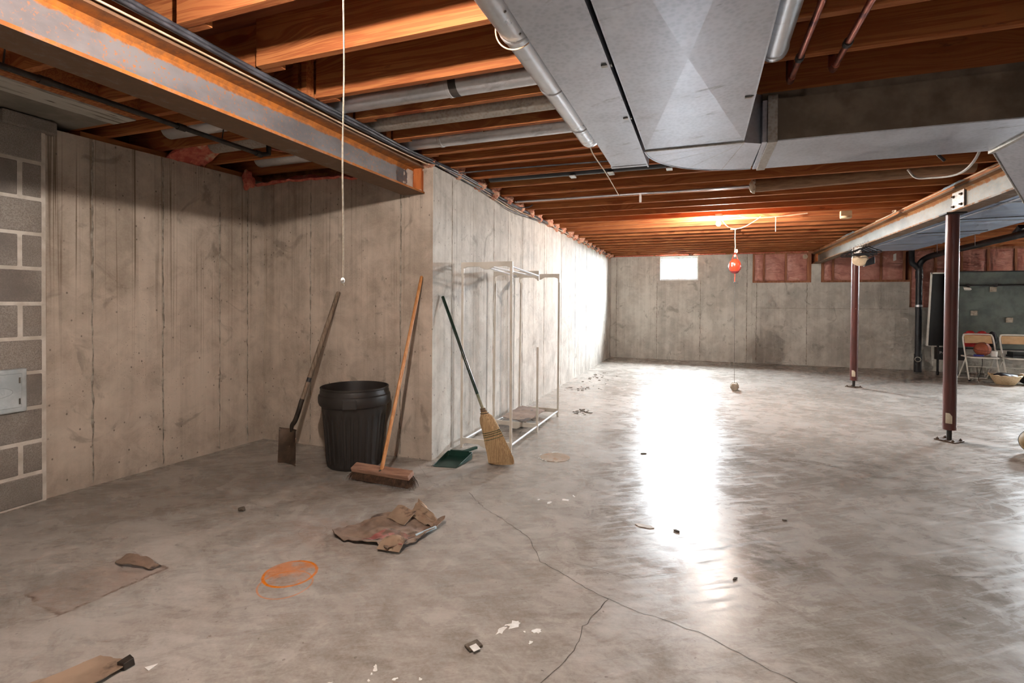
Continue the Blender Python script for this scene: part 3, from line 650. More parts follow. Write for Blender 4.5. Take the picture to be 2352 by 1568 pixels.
mb().tube([(2.29-.0555, 9.54-.0, 1.255), (2.29, 9.54-.0555, 1.255), (2.29+.0555, 9.54, 1.255)], .004, 6).build('tape_ring', 'label', p1)

# ------------------------------------------------------------------ sheet metal ducts
dn = thing('narrow_duct', 'long narrow galvanised duct beside the wide trunk overhead', 'duct', (-.445, 1.5, 2.20))
mb().box((-.565, -2.5, 2.20), (-.335, 3.40, J-.004)).build('body', 'galv', dn, bevel=.004)
mb().box((-.57, 3.37, 2.196), (-.33, 3.408, J-.004)).build('end_cap', 'galv', dn, bevel=.003)
mb().box((-.338, -2.5, 2.186), (-.330, 3.40, 2.215)).build('hanging_flange', 'galv', dn)
for y in (1.92, 2.50, 1.2): mb().box((-.365, y, 2.194), (-.325, y+.018, 2.200)).build('clip', 'wire', dn)
dw = thing('wide_duct', 'wide galvanised trunk duct with cross-broken underside overhead', 'duct', (-.06, 1.5, 2.20))
def crossbreak(y0, y1, x0=-.318, x1=.208, z=2.20, dz=-.019):
    c = ((x0+x1)/2, (y0+y1)/2, z+dz)
    q = [(x0, y0, z), (x1, y0, z), (x1, y1, z), (x0, y1, z)]
    return mb().add(q+[c], [(0, 1, 4), (1, 2, 4), (2, 3, 4), (3, 0, 4)])
mb().box((-.318, -2.5, 2.214), (.208, 3.08, J-.004)).build('body', 'galv', dw)
for y0, y1 in ((.80, 3.075), (-1.5, .79)): crossbreak(y0, y1).build('underside_panel', 'galv', dw)
mb().box((-.318, -2.5, 2.199), (-.312, 3.08, 2.22)).box((.202, -2.5, 2.199), (.208, 3.08, 2.22)).build('side_seam', 'galv', dw)
mb().box((-.32, 3.072, 2.192), (.212, 3.086, 2.205)).build('drive_cleat', 'galv_dull', dw)
for y in (2.42, 1.2): mb().tube([(.21, y, 2.21), (.19, y, 2.194), (.165, y-.004, 2.193)], .004, 6).build('hook', 'wire', dw, smooth=60)
# elbow
de = thing('duct_elbow', 'rounded galvanised duct elbow turning right at the end of the wide trunk', 'duct elbow', (.0, 3.3, 2.19))
ce = (.29, 3.08); ro = .612
ap = [(ce[0]-ro*math.cos(a), ce[1]+ro*math.sin(a)) for a in [math.pi/2*i/16 for i in range(17)]]
mb().prism([(x, y, 2.196) for x, y in ap]+[(.30, 3.14, 2.196), (.21, 3.09, 2.196)], (0, 0, .27)).build('body', 'galv', de, smooth=30)
for i in (2, 5, 9, 13):
    x, y = ap[i]; a = Vector((.21, 3.09, 2.1955)); b = Vector((x, y, 2.1955)); n = Vector((-(b-a).y, (b-a).x, 0)).normalized()*.0015
    mb().add([a-n, a+n, b+n, b-n, ], [(0, 1, 2, 3)]).build('gore_crease', 'galv_dull', de)
mb().tube([(x, y, 2.198) for x, y in ap], .006, 6).build('rolled_edge', 'galv', de, smooth=60)
# cross duct
dc = thing('cross_duct', 'flat rectangular duct crossing to the right beneath the joists', 'duct', (.95, 3.4, 2.19))
mb().box((.30, 3.10, 2.19), (1.54, 3.69, 2.42)).build('body', 'galv', dc, bevel=.003)
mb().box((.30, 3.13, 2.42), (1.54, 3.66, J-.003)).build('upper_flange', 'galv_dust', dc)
mb().box((.325, 3.085, 2.182), (.375, 3.70, 2.44)).build('slip_joint', 'galv_dull', dc, bevel=.003)
mb().box((1.53, 3.08, 2.176), (1.556, 3.705, 2.45)).build('end_flange', 'galv_dull', dc, bevel=.002)
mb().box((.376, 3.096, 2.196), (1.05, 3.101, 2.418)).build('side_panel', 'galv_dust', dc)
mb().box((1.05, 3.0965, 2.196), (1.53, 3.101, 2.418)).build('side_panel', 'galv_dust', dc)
# offset under the beam
dz = thing('offset_duct', 'angled duct offset dropping below the right beam at the frame edge', 'duct', (2.0, 3.9, 2.0))
a = [(1.556, 3.085, 2.45), (1.556, 3.70, 2.45), (1.556, 3.70, 2.18), (1.556, 3.085, 2.18)]
b = [(2.10, 3.40, 2.19), (1.96, 4.28, 2.19), (1.96, 4.28, 1.98), (2.10, 3.40, 1.98)]
c = [(2.75, 3.50, 2.19), (2.75, 4.40, 2.19), (2.75, 4.40, 1.98), (2.75, 3.50, 1.98)]
q = mb(); q.add(a+b, [(i, (i+1) % 4, 4+(i+1) % 4, 4+i) for i in range(4)]+[(0, 1, 2, 3)]); q.add(b+c, [(i, (i+1) % 4, 4+(i+1) % 4, 4+i) for i in range(4)]+[(4, 5, 6, 7)])
q.build('body', 'galv', dz)
q = mb()
for k in range(4): q.tube([b[k], b[(k+1) % 4]], .008, 6)
q.tube([a[1], b[1]], .006, 6).tube([a[2], b[2]], .006, 6); q.build('seam_flange', 'galv_dull', dz)
# big trunk right of the beam
dt = thing('trunk_duct', 'long flat metal duct beside the right beam, blue daylight reflection painted in', 'duct', (2.8, 7, 2.2))
mb().box((2.385, 3.6, 2.205), (3.20, 10.0, 2.45)).build('body', 'galv_daylight', dt, bevel=.004)
for k, y in enumerate((4.6, 5.6, 6.75, 7.9, 8.95)): mb().box((2.384, y, 2.198), (3.204, y+.035, 2.207)).build('joint_cleat', 'galv', dt)
for y0, y1 in ((4.64, 5.6), (5.64, 6.75), (6.79, 7.9), (7.94, 8.95)):
    crossbreak(y0, y1, 2.39, 3.195, 2.203, -.014).build('underside_panel', 'galv_daylight', dt)
mb().tube([(2.44, 3.7, 2.195), (2.44, 9.6, 2.195)], .010, 6).build('edge_rail', 'galv', dt)
for y in (6.5, 7.6): mb().tube([(2.44, y, 2.19), (2.95, y-.1, 2.185), (3.1, y-.13, 2.19)], .004, 6).build('hanger_wire', 'iron', dt)

# round pipes
def rpipe(name, label, pts, r, joints, strap=None, mat='galv_round'):
    t = thing(name, label, 'duct pipe', pts[0])
    mb().tube(pts, r, 24).build('pipe', mat, t, smooth=50)
    a, b = Vector(pts[0]), Vector(pts[-1]); d = (b-a).normalized()
    for s in joints:
        c = a.lerp(b, s); mb().tube([c-d*.014, c-d*.009, c+d*.009, c+d*.014], [r+.0005, r+.004, r+.004, r+.0005], 24).build('joint_bead', mat, t, smooth=30)
    for s in strap or ():
        c = a.lerp(b, s); mb().tube([c-d*.03, c+d*.03], r+.002, 24).build('duct_tape', 'iron', t, smooth=30)
    return t
pl = rpipe('round_duct', 'shiny round galvanised pipe running along the left of the trunk ducts', [(-.66, .4, 2.335), (-.66, 3.12, 2.335)], .066, (.515, .70, .90))
mb().lathe([(.001, 0), (.066, 0), (.062, .03), (.04, .04), (.001, .04)], (-.66, 3.12, 2.335), 24, None, Vector((0, 1, 0))).build('end_cap', 'galv_round', pl, smooth=35)
mb().tube(arc((-.66, 1.80, 2.335), .085, math.pi*.9, math.pi*1.7, 14, (1, 0, 0), (0, 0, 1)), .0028, 6).build('wire_loop', 'cable_t', pl, smooth=60)
for y in (1.45, 1.60, 1.75): mb().sphere((-.628, y, 2.277), .005, nu=8, nv=6).build('screw', 'wire', pl)
prr = rpipe('round_duct', 'short bright round galvanised pipe at the right side of the wide trunk', [(.265, .5, 2.345), (.265, 2.30, 2.345)], .050, (.55,))
mb().lathe([(.001, 0), (.050, 0), (.054, .004), (.054, .03), (.046, .05), (.03, .058), (.001, .058)], (.265, 2.30, 2.345), 24, None, Vector((0, 1, 0))).build('end_cap', 'galv_round', prr, smooth=35)
names = ['nearest', 'middle', 'farthest']
for k, (y, jx) in enumerate(((2.585, .79), (2.95, .5), (3.385, .62))):
    rpipe('branch_duct', '%s of three round metal ducts lying between the joists at left' % names[k], [(-3.60, y, J+.062), (-.74, y, J+.062)], .068, (jx, .3), (.80,) if k == 0 else (.40,), 'galv_dull' if k == 1 else 'galv_round')

# ------------------------------------------------------------------ pipes
for k, (x, y1) in enumerate(((.405, 2.92), (.574, 2.84))):
    t = thing('copper_pipe', ('left' if k == 0 else 'right')+' of two copper water pipes under the joists beside the trunk', 'pipe', (x, 1.0, 2.40))
    mb().tube([(x, -1.5, 2.425), (x, y1-.06, 2.425)], .0135, 12).build('tube', 'copper', t, smooth=50)
    mb().tube([(x, y1-.08, 2.425), (x, y1-.02, 2.427), (x, y1, 2.45), (x, y1, 2.60)], .017, 12).build('elbow', 'copper', t, smooth=50)
    mb().tube([(x, y1-.30, 2.425), (x, y1-.27, 2.425)], .019, 12).build('pipe_clamp', 'iron', t, smooth=40)
gp = thing('gas_pipe', 'black iron pipe running below the joists left of the rusty beam', 'pipe', (-3.05, 1.5, 2.36))
mb().tube([(-3.02, -1.5, 2.375), (-3.03, 2.86, 2.375)], .0155, 12).build('tube', 'iron', gp, smooth=50)
for y in (1.55, 2.25, 2.84): mb().tube([(-3.03, y-.025, 2.375), (-3.03, y+.025, 2.375)], .021, 12).build('coupling', 'iron', gp, smooth=40)
mb().tube([(-3.03, 2.86, 2.375), (-3.0, 2.90, 2.39), (-3.0, 2.90, 2.46)], .018, 10).build('elbow', 'iron', gp, smooth=50)
mb().tube([(-2.97, 2.90, 2.42), (-2.80, 3.17, 2.42)], .007, 8).build('thin_line', 'copper', gp, smooth=50)
for y in (1.40, 2.55): mb().tube([(-3.03, y, 2.36), (-3.045, y, 2.40), (-3.03, y, 2.47)], .004, 6).build('strap', 'iron', gp)
wp = thing('wrapped_pipe', 'brown insulated pipe joining a thin silver pipe under the far joists', 'pipe', (.44, 5.42, 2.45))
mb().tube([(-2.0, 5.44, 2.452), (.50, 5.44, 2.452)], .011, 10).build('bare_pipe', 'galv_round', wp, smooth=50)
mb().tube([(.45, 5.44, 2.452), (2.15, 5.42, 2.50)], .062, 18).build('pipe_wrap', 'brownwrap', wp, smooth=50)
mb().lathe([(.03, -.03), (.060, -.012), (.068, .0), (.066, .02), (.03, .02)], (.45, 5.44, 2.45), 16, lambda r, z, a: r*(1+.15*math.sin(5*a+z*90)), Vector((1, 0, 0))).build('ragged_end', 'foil_tape', wp, smooth=60)
mb().box((-.62, 5.43, 2.36), (-.60, 5.45, 2.45)).build('strap', 'wire', wp)
bp = thing('black_drain_pipe', 'dark pipe with clamps between the joists beyond the narrow duct', 'pipe', (-1.2, 4.6, 2.5))
mb().tube([(-1.95, 4.60, 2.53), (.2, 4.60, 2.53)], .05, 14).build('tube', 'abs', bp, smooth=50)
for x in (-1.15, -.80, -.30): mb().box((x, 4.555, 2.465), (x+.05, 4.645, 2.478)).build('clamp', 'zinc', bp)

# ------------------------------------------------------------------ cables
def cable(name, label, pts, r, mat, grp=None, n=7, sm=5):
    return tag(mb().tube(smoothpath(pts, sm), r, n).build(name, mat, None, smooth=60), label, 'cable', grp)
far = [(5.0, .0), (6.2, -.005), (7.5, .004), (9.0, 0), (10.5, .005), (12.3, 0)]
for k in range(3):
    dx, dz_ = (-.018, .0, .014)[k], (.0, .012, -.012)[k]
    pts = [(-2.07+dx, .5, 2.442+dz_), (-2.085+dx, 1.35, 2.447+dz_), (-2.10+dx+jit(.01), 2.0, 2.445+dz_), (-2.10+dx+jit(.01), 2.75, 2.447+dz_), (-2.105+dx, 3.3, 2.45+dz_), (-2.07+dx, 3.75, 2.45+dz_), (-2.05+dx, 4.2, 2.455+dz_)]
    cable('black_cable', ('left of three black cables bundled along the rusty beam, running on above the long wall', 'middle of three black cables bundled along the top of the rusty beam', 'right, thinner one of three black cables bundled along the rusty beam')[k], pts+[(-2.05+dx*.6, y, 2.448+dz_*.6+o_) for y, o_ in far[:1 if k else 6]], .0115 if k < 2 else .009, 'cable_k', 'black cables along the rusty beam')
for k in range(4):
    dx, dz_ = k*.009-.012, -.004*k
    pts = [(-2.15+dx, .5, 2.437+dz_), (-2.147+dx, 1.5, 2.437+dz_), (-2.150+dx+jit(.004), 2.2, 2.436+dz_), (-2.146+dx, 2.8, 2.436+dz_+jit(.004)), (-2.135+dx, 3.3, 2.437+dz_), (-2.115+dx, 3.66, 2.438+dz_)]
    cable('tan_cable', 'thin tan cable clipped along the top of the rusty beam', pts, .0048, 'cable_t', 'tan cables along the rusty beam')
for k in range(5):
    s = (.02, .05, .08, .03, .06)[k]; pts = [(-2.052+jit(.008), 3.75, 2.435)]
    for i, y in enumerate((4.2, 4.6, 5.0, 5.4, 5.9, 6.6, 7.4, 8.6, 10.0, 11.5)):
        pts.append((-2.055+jit(.006), y+jit(.1), 2.432-s*math.exp(-((y-5.2-.2*k)/.7)**2)+jit(.006)))
    cable('wall_cable', 'thin %s cable drooping along the top edge of the long wall' % ('grey', 'tan')[k % 2], pts, .0042, 'cable_k' if k % 2 == 0 else 'cable_t', 'thin %s cables along the long wall top' % ('grey', 'tan')[k % 2])
cable('loose_cable', 'short grey cable end curling off the long wall bundle', [(-2.04, 5.35, 2.41), (-1.98, 5.5, 2.40), (-1.90, 5.62, 2.42), (-1.86, 5.66, 2.45)], .006, 'cable_k')
cable('joist_cable', 'thin dark cable crossing below the joists from the long wall', [(-2.02, 4.08, 2.452), (-1.7, 4.10, 2.458), (-1.3, 4.13, 2.462), (-.9, 4.16, 2.464), (-.3, 4.2, 2.464)], .006, 'cable_k')
cable('looped_wire', 'tan wire wandering between the joists near the round duct', [(-1.9, 3.08, 2.52), (-1.88, 3.10, 2.56), (-1.6, 3.10, 2.575), (-1.2, 3.11, 2.58), (-.75, 3.12, 2.60)], .005, 'cable_t')
cable('duct_string', 'white string tied from the round duct end to the thin silver pipe', [(-.66, 3.14, 2.275), (-.685, 3.4, 2.29), (-.74, 4.2, 2.36), (-.83, 5.42, 2.445)], .004, 'rope')
cable('beam_cable', 'tan cable stapled along the upper edge of the right beam', [(2.232, 4.0, 2.455), (2.228, 5.0, 2.450), (2.230, 5.6, 2.457), (2.227, 6.4, 2.449), (2.231, 7.3, 2.456), (2.229, 8.6, 2.45), (2.231, 10.5, 2.455)], .006, 'cable_t')
cable('white_cable', 'white cable hanging in a loop behind the cross duct near the right beam', [(1.82, 4.45, 2.46), (1.80, 4.55, 2.33), (1.78, 4.75, 2.29), (1.70, 5.0, 2.33), (1.64, 5.1, 2.36), (1.60, 5.15, 2.44)], .009, 'cable_w')
cable('dark_hose_end', 'short dark hose end poking down behind the cross duct', [(1.52, 4.30, 2.47), (1.50, 4.30, 2.36), (1.55, 4.32, 2.30)], .010, 'iron')
cable('curled_wire', 'short tan wire curling up from the right beam top', [(2.20, 7.55, 2.46), (2.17, 7.45, 2.46), (2.16, 7.3, 2.435), (2.14, 7.5, 2.41), (2.12, 7.9, 2.405)], .008, 'cable_t')
fl = mb()
fl.grid(lambda u, v: (2.225-.09*u, 5.75+.30*v, 2.452-.05*u*u+.012*noise.noise(Vector((u*5, v*8, 1)))), 6, 10, .002)
tag(fl.build('plastic_film', 'film', None, smooth=60), 'scrap of pale blue plastic film lying on the right beam above the nearer post', 'plastic film')
tag(mb().grid(lambda u, v: (2.225-.10*u, 9.3+.45*v, 2.455-.04*u*u+.014*noise.noise(Vector((u*5, v*8, 4)))), 6, 10, .002).build('plastic_film', 'film', None, smooth=60), 'pale blue plastic film sticking out on the right beam near the far wall', 'plastic film')

# ------------------------------------------------------------------ pull cord and lamps
def bulb(parent, c, st, name='bulb'):
    x, y, z = c
    mb().lathe([(.001, -.075), (.016, -.071), (.027, -.058), (.030, -.042), (.026, -.024), (.015, -.004), (.013, .0), (.001, .0)], c, 20).build(name, emit('bulb_glow_%s' % parent.name, WARM, st), parent, smooth=60)
    mb().lathe([(.001, 0), (.0145, 0), (.0145, .03), (.03, .034), (.045, .05), (.045, .062), (.001, .062)], c, 20).build('lamp_holder', 'white', parent, smooth=40)
la = thing('pull_chain_lamp', 'bare bulb in a ceiling lamp holder above the long pull cord', 'lamp', (-.84, .92, 2.33))
bulb(la, (-.84, .92, 2.388), BULB_NEAR)
mb().lathe([(.001, 0), (.055, 0), (.055, .022), (.001, .022)], (-.84, .92, 2.449), 20).build('junction_box', 'zinc', la, smooth=40)
pc = thing('light_pull', 'long white pull cord with a small white knob hanging at upper left', 'cord', (-.804, 1.0, 1.35))
mb().tube([(-.804+.001*math.sin(i*.8), 1.0+.001*math.cos(i*.6), 1.356+i*.05) for i in range(22)], .0019, 6).build('string', 'rope', pc, smooth=60)
mb().sphere((-.804, 1.0, 1.352), .005, .005, .007, 10, 8).build('knob', 'white', pc, smooth=60)
mb().tube([(-.803, 1.0, 1.347), (-.800, 1.0, 1.340)], .0014, 5).build('frayed_end', 'rope', pc)
lf = thing('ceiling_lamp', 'glowing bare bulb under the far joists', 'lamp', (.195, 7.22, 2.40))
bulb(lf, (.195, 7.26, 2.415), BULB_FAR)
mb().lathe([(.001, 0), (.06, 0), (.06, .03), (.001, .03)], (.195, 7.26, 2.462), 16).build('junction_box', 'zinc', lf, smooth=40)
lr = thing('rear_fill_lamp', 'added fill bulb in a lamp holder, unseen on the joists behind the viewer', 'lamp', (1.6, -1.2, 2.33))  # unseen lamp, added as fill light for the foreground
bulb(lr, (1.6, -1.2, 2.40), BULB_FILL)
cable('lamp_cable', 'loose tan cable looping beside the glowing bulb', [(.22, 7.3, 2.45), (.30, 7.45, 2.37), (.40, 7.6, 2.345), (.52, 7.6, 2.36), (.66, 7.5, 2.43), (.72, 7.45, 2.475)], .005, 'cable_t')
cable('lamp_cable', 'tan wiring bunched below the joist right of the glowing bulb', [(.45, 7.35, 2.475), (.58, 7.4, 2.455), (.72, 7.42, 2.45), (.95, 7.42, 2.455), (1.25, 7.40, 2.475)], .007, 'cable_t')
cable('drop_cord', 'short straight cord hanging below the joist right of the glowing bulb', [(.90, 7.5, 2.46), (.90, 7.5, 2.35), (.90, 7.5, 2.27)], .005, 'rope')
sd = thing('smoke_alarm', 'small almond smoke alarm box under the joists left of the right beam', 'smoke alarm', (1.66, 7.36, 2.38))
mb().box((1.60, 7.34, 2.41), (1.72, 7.40, 2.475)).build('mounting_box', 'detector', sd, bevel=.004)
mb().lathe([(.001, 0), (.058, 0), (.064, .008), (.064, .026), (.001, .03)], (1.66, 7.37, 2.383), 20).build('cover', 'detector', sd, smooth=40)

# ------------------------------------------------------------------ loose insulation
def batt(c, s, k, mat='tuft'):
    o = Vector((R.uniform(0, 90), 0, 0))
    return mb().sphere(c, s[0], s[1], s[2], 20, 14, lambda d: 1+.42*noise.noise(d*k+o)+.22*noise.noise(d*k*2.7+o)).build('insulation_tuft', mat, None, smooth=80)
for k, y in enumerate([v for v in ys if v > 3.9 and v < 12.3]):
    s = 1-.03*k
    o = batt((-2.10+jit(.012), y+.17+jit(.03), 2.478+jit(.01)), (.085*R.uniform(.8, 1.2), .13*R.uniform(.8, 1.1), .075*R.uniform(.8, 1.2)), 18)
    tag(o, 'ragged pink fibreglass tuft stuffed above the long wall between joists', 'insulation', 'tufts above the long wall')
tag(batt((-2.12, 3.70, 2.452), (.06, .05, .045), 26), 'frayed pink fibreglass clump on top of the rusty beam end', 'insulation')
def drape(name, x0, x1, y0, y1, fnz, label, n=(30, 12), th=.02):
    def fn(u, v):
        x = x0+(x1-x0)*u; y = y0+(y1-y0)*v
        return (x+.02*noise.noise(Vector((x*9, y*9, 2))), y+.02*noise.noise(Vector((x*8, y*8, 7))), fnz(u, v)+.03*noise.noise(Vector((x*7, y*7, 0)))+.012*noise.noise(Vector((x*22, y*22, 0))))
    return tag(mb().grid(fn, n[0], n[1], th).build(name, 'pink', None, smooth=80), label, 'insulation')
drape('insulation_batt', -3.85, -2.40, 3.57, 3.68, lambda u, v: 2.375+.05*v+.015*math.sin(u*5), 'pink fibreglass batt sagging along the top of the alcove end wall')
drape('insulation_batt', -3.98, -3.66, 2.84, 3.14, lambda u, v: 2.44+.18*u, 'pink fibreglass batt slumped above the middle of the alcove side wall', (16, 16))
tag(mb().sphere((-3.86, 3.50, 2.40), .045, .05, .085, 18, 12, lambda d: 1+.5*noise.noise(d*22)).build('insulation_tuft', 'pink', None, smooth=80), 'dangling pink fibreglass clump at the alcove corner', 'insulation')


# ================================================================== things in the alcove
# dustbin
bx, by = -2.615, 3.405
bn = thing('dustbin', 'black ribbed plastic dustbin standing in the concrete corner', 'dustbin', (bx, by, 0))
def flute(r, z, t):
    k = 26; q = (t*k/(2*math.pi)) % 1; on = 1/(1+math.exp(-(z-.035)*220))*1/(1+math.exp((z-.405-.02*math.sin(math.pi*min(1, max(0, (q-.12)/.56))))*260))
    return r-.0085*on*(1 if .12 < q < .68 else 0)
prof = [(.20, 0), (.208, .006), (.211, .02)]+[(.211+.038*z/.45, z) for z in [.035+.02*i for i in range(20)]]+[(.250, .44), (.252, .47), (.256, .482), (.270, .492), (.279, .515), (.280, .55), (.276, .568), (.268, .576), (.266, .60), (.262, .612),
        (.266, .618), (.266, .628), (.258, .630), (.254, .61), (.250, .50), (.244, .47), (.225, .2), (.203, .02), (.001, .015)]
mb().lathe(prof, (bx, by, 0), 208, flute).build('body', 'bin', bn, smooth=32)
for a in (-1.06, -1.06+math.pi):
    c = Vector((math.cos(a), math.sin(a), 0)); t_ = Vector((-c.y, c.x, 0)); p = Vector((bx, by, .525))+c*.276
    mb().obox(p, t_*.052, c*.011, Vector((0, 0, .036))).build('handle', 'bin', bn, bevel=.006)

# shovel
sh = thing('shovel', 'square-mouth steel shovel with grey wooden handle leaning in the alcove', 'shovel', (-3.10, 3.17, 0))
A, B = Vector((-3.20, 3.19, .003)), Vector((-2.995, 3.165, .003)); T0, T1 = Vector((-3.245, 3.26, .262)), Vector((-3.062, 3.25, .262))
def blade(u, v):
    p = A.lerp(B, u).lerp(T0.lerp(T1, u), v); k = math.sin(math.pi*u)
    return p+Vector((0, .032*k*(.35+.65*v)-.012*(1-k)*v, -.012*k*v+.006*(1-v)*k))
mb().grid(blade, 14, 12, .003).build('blade', 'shovel', sh, smooth=60)
for u0, u1 in ((0, .40), (.62, 1)):
    mb().tube([blade(u0+(u1-u0)*i/4, 1)+Vector((0, .004, .002)) for i in range(5)], .006, 8).build('step', 'shovel', sh, smooth=60)
skt = smoothpath([(-3.150, 3.285, .235), (-3.143, 3.283, .285), (-3.118, 3.290, .325), (-3.096, 3.305, .40), (-3.086, 3.322, .47), (-3.081, 3.332, .50)], 5)
mb().tube(skt, [.012+.007*min(1, i/8) for i in range(len(skt))], 14).build('socket', 'socket', sh, smooth=50)
hp = [Vector((-3.082, 3.331, .495)).lerp(Vector((-3.0, 3.672, 1.384)), i/8) for i in range(9)]
hd = mb().tube(hp+[hp[-1]+Vector((.0006, .003, .008))], [.0175, .0185, .019, .0195, .0195, .019, .0185, .018, .0175, .012], 14).build('handle', 'ash_wood', sh, smooth=50)
mb().tube([hp[1]+(hp[2]-hp[1])*.25, hp[1]+(hp[2]-hp[1])*.55], .0195, 12).build('tape_wrap', M['dark'], hd, smooth=50)

# push broom
pb = thing('push_broom', 'push broom with orange wooden handle in front of the dustbin', 'broom', (-2.13, 3.09, 0))
u = Vector((.998, -.055, .012)).normalized(); c0 = Vector((-2.145, 3.10, .088)); fw = Vector((.06, .93, .36)).normalized(); up = u.cross(fw).normalized()
blk = mb().obox(c0, u*.252, fw*.036, up*.019).build('head', 'head_wood', pb, bevel=.006)
mb().obox(c0+up*.0195-fw*.018+u*.003, u*.007, fw*.009, up*.0012).build('handle_hole', 'crack', blk)
ht, hb_ = Vector((-2.163, 3.672, 1.512)), c0+up*.012+u*.002
hp = [hb_.lerp(ht, i/6) for i in range(7)]
mb().tube(hp+[ht+(ht-hb_).normalized()*.008], [.0135]*6+[.0135, .008], 14).build('handle', 'orange_wood', pb, smooth=50)
bm_ = mb(); core = mb()
for i in range(1500):
    a = R.uniform(-1, 1); d = R.uniform(-1, 1); p = c0+u*(.245*a)+fw*(.030*d)-up*.016
    fl_ = R.gauss(0, .012); e = Vector((p.x+a*.022+fl_+(.03 if a > .8 else 0), p.y-.020+d*.012+R.gauss(0, .010)-.01*abs(a), R.uniform(.001, .012)))
    m_ = p.lerp(e, .5)+Vector((a*.006, d*.006, .004)); s_ = .0011
    x_ = Vector((1, 0, 0))*s_; y_ = Vector((0, 1, 0))*s_
    bm_.add([p-x_, p+x_, p+y_, m_-x_, m_+x_, m_+y_, e], [(0, 1, 4, 3), (1, 2, 5, 4), (2, 0, 3, 5), (3, 4, 6), (4, 5, 6), (5, 3, 6)])
o = bm_.build('bristles', 'bristle', pb); o['kind'] = 'stuff'
mb().hexa([c0-u*.24-fw*.026-up*.018, c0+u*.24-fw*.026-up*.018, c0+u*.24+fw*.026-up*.018, c0-u*.24+fw*.026-up*.018]+[Vector((q.x, q.y-.015, .012)) for q in (c0-u*.245-fw*.03, c0+u*.25-fw*.03, c0+u*.25+fw*.03, c0-u*.245+fw*.03)]).build('bristle_core', 'bristle', pb)

# corn broom
cb = thing('corn_broom', 'straw corn broom with dark green handle leaning on the long wall', 'broom', (-1.52, 3.80, 0))
ht, hb_ = Vector((-2.052, 3.832, 1.352)), Vector((-1.675, 3.821, .445)); hm = Vector((-1.722, 3.823, .555)); ax = (hb_-ht).normalized()
mb().tube([ht-ax*.006, ht, hm], [.008, .0135, .0135], 12).build('handle', 'green', cb, smooth=50)
mb().tube([hm, hb_+ax*.02], .0128, 12).build('worn_sleeve', 'worn', cb, smooth=50)
secs = [(.445, -1.668, .020, .018), (.42, -1.658, .024, .02), (.40, -1.650, .034, .026), (.375, -1.640, .052, .034), (.34, -1.625, .064, .040), (.29, -1.600, .070, .042), (.22, -1.572, .076, .042), (.15, -1.548, .086, .044), (.08, -1.520, .096, .046), (.035, -1.505, .102, .046), (.012, -1.498, .098, .042)]
vs_, fs_ = [], []; n_ = 40
for z, x, a, b in secs:
    for k in range(n_):
        t = 2*math.pi*k/n_; rr = 1+.03*noise.noise(Vector((k*.9, z*6, 3)))
        vs_.append((x+a*rr*math.cos(t), 3.81+b*rr*math.sin(t), z+.35*a*math.cos(t)*(1 if z < .4 else .5)*(1 if z > .05 else .2)))
for i in range(len(secs)-1): fs_ += [(i*n_+k, i*n_+(k+1) % n_, (i+1)*n_+(k+1) % n_, (i+1)*n_+k) for k in range(n_)]
fs_ += [tuple(range(n_)), tuple(range((len(secs)-1)*n_, len(secs)*n_))]
mb().add(vs_, fs_).build('straw_head', 'straw', cb, smooth=60)
sb = mb()
for i in range(1100):
    t = R.uniform(0, 2*math.pi); f0 = R.random(); i0 = R.choice((5, 6, 7, 7, 8)); z0, x0, a0, b0 = secs[i0]; z1, x1, a1, b1 = secs[-1]
    p = Vector((x0+a0*1.0*math.cos(t), 3.81+b0*math.sin(t), z0+.3*a0*math.cos(t))); k = R.uniform(.86, 1.12)
    e = Vector((x1+a1*k*math.cos(t)+jit(.006), 3.81+b1*k*math.sin(t)+jit(.008), R.uniform(.002, .02)))
    zm, xm, am, bm2 = secs[min(i0+2, 9)]; m_ = Vector((xm+am*1.04*math.cos(t), 3.81+bm2*1.06*math.sin(t), zm+.3*am*math.cos(t)))
    x_ = Vector((1, 0, 0))*.0009; y_ = Vector((0, 1, 0))*.0009
    sb.add([p-x_, p+x_, p+y_, m_-x_, m_+x_, m_+y_, e], [(0, 1, 4, 3), (1, 2, 5, 4), (2, 0, 3, 5), (3, 4, 6), (4, 5, 6), (5, 3, 6)])
o = sb.build('loose_straws', 'straw', cb); o['kind'] = 'stuff'
def hoop(z, dz=0, mat='stitch', name='stitching', r=.0022):
    i = max(j for j in range(len(secs)-1) if secs[j][0] >= z); q = (secs[i][0]-z)/(secs[i][0]-secs[i+1][0]); S = [secs[i][k]+(secs[i+1][k]-secs[i][k])*q for k in range(4)]
    mb().tube([(S[1]+(S[2]*1.03+.001)*math.cos(t), 3.81+(S[3]*1.03+.001)*math.sin(t), S[0]+.35*S[2]*math.cos(t)*(1 if z < .4 else .5)) for t in [2*math.pi*k/36 for k in range(36)]], r, 6, closed=True).build(name, mat, cb, smooth=60)
for z in (.262, .248, .232, .210): hoop(z)
for z in (.440, .430, .421, .405): hoop(z, 0, 'iron', 'wire_binding', .0028)

